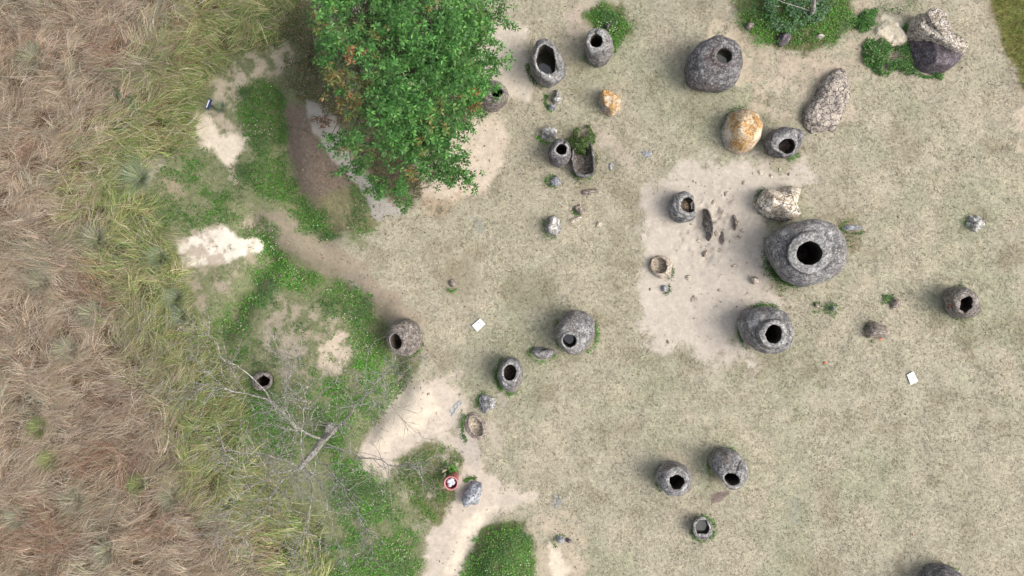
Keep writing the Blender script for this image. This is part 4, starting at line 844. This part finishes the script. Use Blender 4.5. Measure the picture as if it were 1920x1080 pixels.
# ------------------------------------------------------------------ shrubs and plants
def shrub(label, out, h, n, cols, w=None, leaf=.06, name='shrub', cat='bush', group=None, stems=8):
    a = np.array(out); c0 = (a.max(0)+a.min(0))/2; z0 = h1(*c0); org = P(c0[0], c0[1], z0)
    root = empty(name, org, label, cat, group)
    px = rng.uniform(a[:, 0].min()-5, a[:, 0].max()+5, n*2); py = rng.uniform(a[:, 1].min()-5, a[:, 1].max()+5, n*2)
    s = sdist(px, py, out)+min(18, .35*(a[:, 0].max()-a[:, 0].min()))*fbm(px/60, py/60, 0, 3, 4, 7, .6); mx = s.max()
    k = (s > 0) & (fbm(px/60, py/60, 0, 3.4, 3, 71) > -.28+rng.uniform(-.1, .1, n*2)); px, py, s = px[k][:n], py[k][:n], s[k][:n]; m = len(px)
    zt = h*np.sqrt(np.clip(s/mx, 0, 1))*(.75+.5*fbm(px/60, py/60, 0, 3, 3, 17)); z = z0+zt*(1-.55*rng.uniform(0, 1, m)**1.5)
    sc = (CH-z)/CH/60; B = np.stack([(px-960)*sc, (540-py)*sc, z], 1)
    az = rng.uniform(0, 2*PI, m); el = rng.normal(.1, .35, m); D_ = np.stack([np.cos(az)*np.cos(el), np.sin(az)*np.cos(el), np.sin(el)], 1)
    ac = Acc(); ac.add(*leaves(B, D_, rng.uniform(.7, 1.4, m)*leaf, rng.uniform(.35, .6, m)*leaf, vary(pal(m, cols, w), .2))); ac.build('foliage', M['cover'], root, org)
    st = TB()
    for i in range(stems):
        q = B[random.randrange(m)]; st.tube(wob(org-[0, 0, .05], q, 3, .06), [.012, .009, .007, .004], 4)
    st.build('stems', M['bark2'], root, org); return root
GC = [(84, 140, 62), (104, 164, 74), (68, 114, 56), (138, 180, 98), (196, 200, 150)]; GW = [.36, .26, .22, .13, .03]
shrub('green bush growing out of the stone trough beside the small cracked jar', [(1072, 250), (1094, 240), (1116, 248), (1121, 268), (1110, 284), (1098, 292), (1080, 288), (1064, 275), (1066, 258)], .9, 5200, [(98, 128, 66), (78, 106, 56), (128, 148, 86), (150, 160, 104)], [.4, .3, .2, .1], .055, stems=40)
shrub('green bush left of the white sandy rock, top right', [(1608, 34), (1622, 18), (1640, 18), (1641, 46), (1628, 54), (1616, 64), (1606, 56)], .5, 1500, GC, GW)
shrub('small green bush between the white sandy rock and the two tone outcrop', [(1686, 56), (1700, 42), (1708, 40), (1708, 58), (1696, 64)], .4, 420, GC, GW)
shrub('large flowering green bush below the white sandy rock', [(1620, 92), (1628, 72), (1644, 74), (1662, 82), (1700, 82), (1712, 110), (1716, 132), (1690, 140), (1640, 138), (1620, 118)], .4, 3600, GC, [.34, .24, .22, .12, .08])
shrub('low bright green bush under the dark face of the two tone outcrop', [(1742, 136), (1756, 128), (1772, 130), (1770, 142), (1754, 146)], .25, 420, GC, GW)
shrub('green bush tight behind the right end of the two tone outcrop', [(1778, 76), (1792, 78), (1802, 92), (1796, 100), (1782, 88)], .3, 260, GC, GW)
shrub('tiny green weed clump beside the grey stone on the right lawn', [(1652, 552), (1664, 548), (1676, 554), (1672, 568), (1656, 570)], .22, 330, GC, GW, .045, 'weed_clump', 'weed')
shrub('green weed clump round a tiny dark stone on the right lawn', [(1548, 572), (1556, 562), (1572, 566), (1578, 578), (1566, 594), (1550, 588)], .2, 420, GC, GW, .045, 'weed_clump', 'weed')
shrub('bluish green leafy weeds in the middle of the green patch at the top', [(1430, -20), (1560, -20), (1550, 20), (1520, 50), (1480, 60), (1440, 50), (1430, 20)], .4, 1500, [(112, 148, 108), (90, 130, 88), (148, 176, 138), (96, 150, 76)], None, .09)
shrub('reddish and olive leaved bush at the left edge of the leafy tree', [(520, 40), (560, -20), (600, -30), (612, 60), (640, 120), (650, 190), (620, 235), (590, 190), (560, 180), (535, 150), (545, 100)], 1.5, 7500, [(116, 126, 76), (142, 136, 94), (176, 136, 120), (98, 114, 62), (204, 176, 166), (178, 104, 76)], [.34, .2, .1, .26, .07, .03], .055, stems=60)
shrub('low brown green undergrowth at the foot of the leafy tree', [(690, 300), (790, 240), (830, 280), (810, 340), (770, 385), (715, 360)], .5, 3200, [(122, 122, 82), (104, 118, 70), (140, 126, 96), (92, 128, 66), (126, 108, 84)], None, .055, name='undergrowth', cat='undergrowth')
shrub('orange red twiggy bush tips below the leafy tree on its left', [(586, 225), (612, 212), (632, 222), (620, 238), (600, 246)], .9, 260, [(172, 96, 70), (150, 110, 76), (120, 110, 62)], None, .07)
shrub('dark green bushy weeds at the bottom beside the tall grass', [(530, 1010), (560, 960), (600, 980), (610, 1040), (590, 1100), (535, 1100)], .5, 2600, [(70, 100, 66), (88, 116, 78), (58, 84, 52), (116, 134, 90)], None, .07)
shrub('sparse bluish weed bush in the tall grass, upper left', [(205, 170), (230, 150), (262, 170), (280, 205), (250, 230), (215, 215)], .7, 900, [(104, 138, 104), (88, 118, 84), (130, 156, 120)], None, .08)
shrub('leafy sapling beside the red litter bin', [(836, 872), (848, 866), (856, 876), (850, 892), (838, 890)], .55, 260, [(96, 160, 62), (80, 136, 54), (140, 176, 90)], None, .08, 'sapling', 'plant')
def tussock(label, px, py, r, cols, n=420, name='tussock', h=.6, group=None):
    z0 = h1(px, py)+.25; org = P(px, py, z0); root = org
    az = rng.uniform(0, 2*PI, n); rr = rng.uniform(0, .12, n); L = rng.uniform(.45, 1.0, n)*r
    B = np.stack([org[0]+np.cos(az)*rr, org[1]+np.sin(az)*rr, np.full(n, z0)], 1)
    V, F, C = ribbons(B, az, L, rng.uniform(.010, .018, n), rng.uniform(.4, .8, n)*h, rng.uniform(.1, .5, n)*h, vary(pal(n, cols), .15), 4, rng.normal(0, .5, n))
    o = mesh(name, V, F, M['grass'], None, org, C, False); tag(o, label, 'grass tussock', group)
PT = [(190, 188, 158), (168, 168, 138), (150, 156, 126), (208, 202, 176)]; GT = [(158, 174, 138), (178, 190, 156), (138, 156, 120), (196, 200, 168)]
tussock('large blue green grass tussock at the right edge of the tall grass, upper part', 265, 335, .7, GT, 300, h=.7)
tussock('blue green tussock by the sandy patch, at the edge of the tall grass', 303, 485, .4, GT, 300)
tussock('small blue green tussock right of the tall grass at mid height', 335, 560, .4, GT, 260)
tussock('blue green tussock beside the drooping yellow grass', 345, 592, .35, GT, 200)
tussock('small blue green tussock beside the little post sign', 416, 202, .22, [(132, 150, 118), (156, 168, 136)], 160, h=.25)
for a_, b_, r_, w_ in [(70, 110, .6, 'pale tussock near the top left corner of the tall grass'), (185, 450, .6, 'pale tussock left of the big sandy patch'), (182, 590, .65, 'pale spiky tussock in the middle of the tall grass'), (135, 655, .6, 'pale tussock low in the middle of the tall grass'), (145, 938, .6, 'pale spiky tussock near the bottom of the tall grass'), (40, 968, .55, 'pale tussock in the bottom left of the tall grass'), (85, 530, .5, 'pale tussock near the left edge at mid height'), (325, 930, .5, 'grey green tussock at the bottom near the bare tree'), (208, 1030, .5, 'pale tussock at the bottom edge of the tall grass')]:
    tussock(w_, a_, b_, r_, PT, 210)
for a_, b_, w_ in [(80, 800, 'bright green small tussock in the lower left of the tall grass'), (265, 905, 'yellow green small tussock left of the bare tree'), (100, 862, 'dull green small tussock in the lower left')]:
    tussock(w_, a_, b_, .4, [(156, 176, 100), (136, 166, 90), (180, 186, 124)], 200, h=.5)
# small tree at the top edge: slim trunk, crown outside the picture
z0 = h1(1524, 26); org = P(1524, 26, z0); tt = empty('small_tree', org, 'slim grey tree trunk rising from the green patch at the top edge', 'tree')
tb = TB(); tb.tube([org-[0, 0, .2], P(1525, 16, .8), P(1526, -6, 1.9), org+[.2, .5, 3.2], org+[.3, 1.4, 4.4]], [.085, .07, .06, .05, .03], 8); tb.build('trunk', M['bark'], tt, org)
for pth in ([(1524, 22, .5), (1500, 14, 1.0), (1468, 4, 1.5), (1440, -10, 2.0)], [(1526, 5, 1.2), (1545, -2, 1.6), (1556, -10, 2), (1566, 6, 2.3)]):
    tb = TB(); tb.tube([P(*q) for q in pth], [.022, .017, .012, .006], 5); tb.build('branch', M['bark'], tt, org)
ac = Acc(); n = 2600; B = org+np.array([.3, 2.6, 4.8])+rng.normal(0, 1, (n, 3))*np.array([.8, .6, .5]); az = rng.uniform(0, 2*PI, n); el = rng.normal(-.2, .4, n)
B = B[B[:, 1] > org[1]+1.35]; n = len(B); az, el = az[:n], el[:n]
ac.add(*leaves(B, np.stack([np.cos(az)*np.cos(el), np.sin(az)*np.cos(el), np.sin(el)], 1), rng.uniform(.09, .16, n), rng.uniform(.04, .06, n), vary(pal(n, [(66, 134, 58), (52, 116, 52), (88, 156, 68)]), .18))); ac.build('crown', M['leaf'], tt, org)
# ------------------------------------------------------------------ man made things
def boxv(c, sx, sy, sz, rot=0, tilt=None):
    V = np.array([[i*sx/2, j*sy/2, k*sz/2] for i in (-1, 1) for j in (-1, 1) for k in (-1, 1)])
    if tilt: 
        a = tilt; V = V@np.array([[math.cos(a), 0, math.sin(a)], [0, 1, 0], [-math.sin(a), 0, math.cos(a)]])
    R = np.array([[math.cos(rot), -math.sin(rot), 0], [math.sin(rot), math.cos(rot), 0], [0, 0, 1]])
    return V@R.T+np.asarray(c)
BF = [(0, 1, 3, 2), (4, 6, 7, 5), (0, 4, 5, 1), (2, 3, 7, 6), (0, 2, 6, 4), (1, 5, 7, 3)]
def quadboard(label, name, corners, marks):
    pts = [P(a, b, h1(a, b)+.045) for a, b in corners]; c = sum(pts)/4; root = empty(name, c-[0, 0, .045], label, 'marker board')
    zt = max(q[2] for q in pts)+.01; pts = [np.array([q[0], q[1], zt]) for q in pts]
    bm = bmesh.new(); top = [bm.verts.new(q) for q in pts]; bot = [bm.verts.new(q-np.array([0, 0, .03])) for q in pts]
    bm.faces.new(top[::-1]); bm.faces.new(bot)
    for i in range(4): bm.faces.new((top[i], top[(i+1) % 4], bot[(i+1) % 4], bot[i]))
    bmesh.ops.recalc_face_normals(bm, faces=bm.faces); bmesh.ops.bevel(bm, geom=list(bm.edges), offset=.004, segments=1, affect='EDGES')
    V = [v.co[:] for v in bm.verts]; bm.verts.index_update(); F = [[v.index for v in f.verts] for f in bm.faces]; bm.free()
    mesh('board', V, F, M['paper'], root, root.location, smooth=False)
    for line in marks:
        V = []; F = []
        for (a0, b0), (a1, b1) in zip(line[:-1], line[1:]):
            p0, p1 = P(a0, b0, zt+.004), P(a1, b1, zt+.004); d = (p1-p0)[:2]; d /= np.linalg.norm(d)+1e-9; s = np.array([-d[1], d[0], 0])*.008
            k = len(V); V += [p0+s, p0-s, p1-s, p1+s]; F.append((k, k+1, k+2, k+3))
        mesh('marking', V, F, M['ink'], root, root.location, smooth=False)
quadboard('white board lying flat on the grass with a curved dark mark, centre left', 'marker_board', [(884.8, 610.4), (900.4, 596.7), (910.5, 607.7), (894.6, 622)], [[(894.3, 606.8), (895.5, 605.6), (897, 605), (898.6, 605), (900, 606.3)], [(897.3, 608.6), (897.9, 609.6)], [(900.9, 609.3), (900.6, 611.3)]])
quadboard('blank looking white board lying flat on the right lawn', 'marker_board', [(1700.5, 703), (1712.3, 695.8), (1721.7, 715), (1707.2, 721.8)], [[(1709, 705.4), (1711.5, 705.2)], [(1706.5, 708), (1706.5, 710)], [(1709.7, 707.6), (1709.5, 710)]])
# little information post
z0 = h1(408, 206); org = P(408, 206, z0); sg = empty('information_sign', org, 'small blue and white lectern sign on a short post, upper left', 'sign')
tb = TB(); tb.tube([org-[0, 0, .1], P(393, 197, .72)], [.035, .035], 8); tb.build('post', M['post'], sg, org)
c = P(391.5, 195.5, .76); mesh('board', boxv(c, .12, .30, .03, math.radians(-20), .25), BF, M['blue'], sg, org, smooth=False)
for i, (dx, w_, ly) in enumerate(((-.022, .036, .24), (.03, .022, .20))):
    cc = c+np.array([dx*math.cos(math.radians(-20)), dx*math.sin(math.radians(-20)), .0175-dx*.25]); mesh('text_panel', boxv(cc, w_, ly, .004, math.radians(-20), .25), BF, M['paper'], sg, org, smooth=False)
# red litter bin
z0 = h1(850, 893); org = P(851, 893, z0); bn = empty('litter_bin', org, 'round red plastic litter bin filled with white rubbish beside the sandy path', 'litter bin')
tpc = P(845.5, 906.5, z0+.8)
def tubring(prof, mat, nm):
    V = []; n = 48
    for z, r in prof:
        c_ = org+(tpc-org)*(z/.8); 
        for k in range(n): V.append((c_[0]+r*math.cos(2*PI*k/n), c_[1]+r*math.sin(2*PI*k/n), z0+z))
    mesh(nm, V, [(i*n+k, i*n+(k+1) % n, (i+1)*n+(k+1) % n, (i+1)*n+k) for i in range(len(prof)-1) for k in range(n)], mat, bn, org)
tubring([(0, .001), (0, .155), (.02, .16), (.74, .19), (.76, .192)], M['red'], 'tub'); tubring([(.76, .192), (.765, .21), (.79, .218), (.8, .21), (.8, .185), (.77, .175)], M['pinkrim'], 'rim'); tubring([(.77, .175), (.4, .165), (.4, .001)], M['red'], 'inner_wall')
for i in range(7):
    v, f = ICO[3]; a_ = random.uniform(0, 2*PI); r_ = random.uniform(.0, .1) if i else 0; s_ = random.uniform(.06, .085)
    c_ = np.array([tpc[0]+r_*math.cos(a_), tpc[1]+r_*math.sin(a_), z0+.67+random.uniform(0, .06)])
    V = c_+v*s_*(1+.45*fbm(v[:, 0], v[:, 1], v[:, 2], 2.2, 3, 500+i))[:, None]
    o = mesh('crumpled_bag', V, f, M['litter'], None, c_, smooth=False); tag(o, 'crumpled white plastic rubbish inside the red litter bin', 'rubbish', 'crumpled rubbish in the red bin')
# dry curled leaves beside bin
for i, (a0, b0, a1, b1) in enumerate(((828, 886, 838, 880), (832, 896, 836, 886), (839, 893, 844, 895))):
    z_ = h1(a0, b0)+.35; p0, p1 = P(a0, b0, z_), P(a1, b1, z_); d = p1-p0; s = np.array([-d[1], d[0], 0]); s = s/np.linalg.norm(s)*.035
    V = [p0, p0+d*.3+s, p0+d*.75+s*.8, p1, p0+d*.75-s*.8, p0+d*.3-s, p0+d*.5-[0, 0, .02]]; F = [(0, 1, 6), (1, 2, 6), (2, 3, 6), (3, 4, 6), (4, 5, 6), (5, 0, 6)]
    o = mesh('dry_leaf', V, F, flat('dry_leaf_tan', (214, 196, 160)) if i == 0 else bpy.data.materials['dry_leaf_tan'], None, p0); tag(o, 'large dry tan leaf beside the red litter bin', 'leaf', 'dry tan leaves beside the red bin')
# orange tags and red speck
for a_, b_, z_, l_ in ((1782, 574, .72, 'small orange tag stuck on the dark brown jar at the right'), (1547, 680, .03, 'small orange tag lying on the grass below the two weed clumps'), (1650, 636, .12, 'small orange tag on the foot of the rounded brown grey boulder')):
    c_ = P(a_, b_, z_+h1(a_, b_)); v, f = ICO[3]
    V = c_+v*np.array([.05, .03, .02])*(1+.25*fbm(v[:, 0], v[:, 1], v[:, 2], 2, 2, 9))[:, None]; o = mesh('orange_tag', V, f, M['otag'], None, c_); tag(o, l_, 'tag')
# faded blue painted characters on the soil: 4 8 strokes
pts4 = [[(842, 776), (848, 784)], [(848, 768), (846, 782)], [(848, 768), (843, 778)]]
STR = [[(843, 768), (848, 777), (853, 772)], [(846, 781), (855, 766)], [(851, 762), (855, 757), (859, 760), (857, 766), (853, 768), (851, 762)], [(857, 757), (861, 752), (865, 755), (862, 760)]]
V = []; F = []
for line in STR:
    for (a0, b0), (a1, b1) in zip(line[:-1], line[1:]):
        p0, p1 = P(a0, b0, 0), P(a1, b1, 0); p0[2] = h1(a0, b0)+.022; p1[2] = h1(a1, b1)+.022
        d = (p1-p0)[:2]; d /= np.linalg.norm(d); s = np.array([-d[1], d[0], 0])*.012; k = len(V); V += [p0+s, p0-s, p1-s, p1+s]; F.append((k, k+1, k+2, k+3))
o = mesh('painted_mark', V, F, M['bluepaint'], None, P(853, 770, 0), smooth=False); tag(o, 'faded blue painted number on the bare soil above the oval stone ring', 'painted mark')
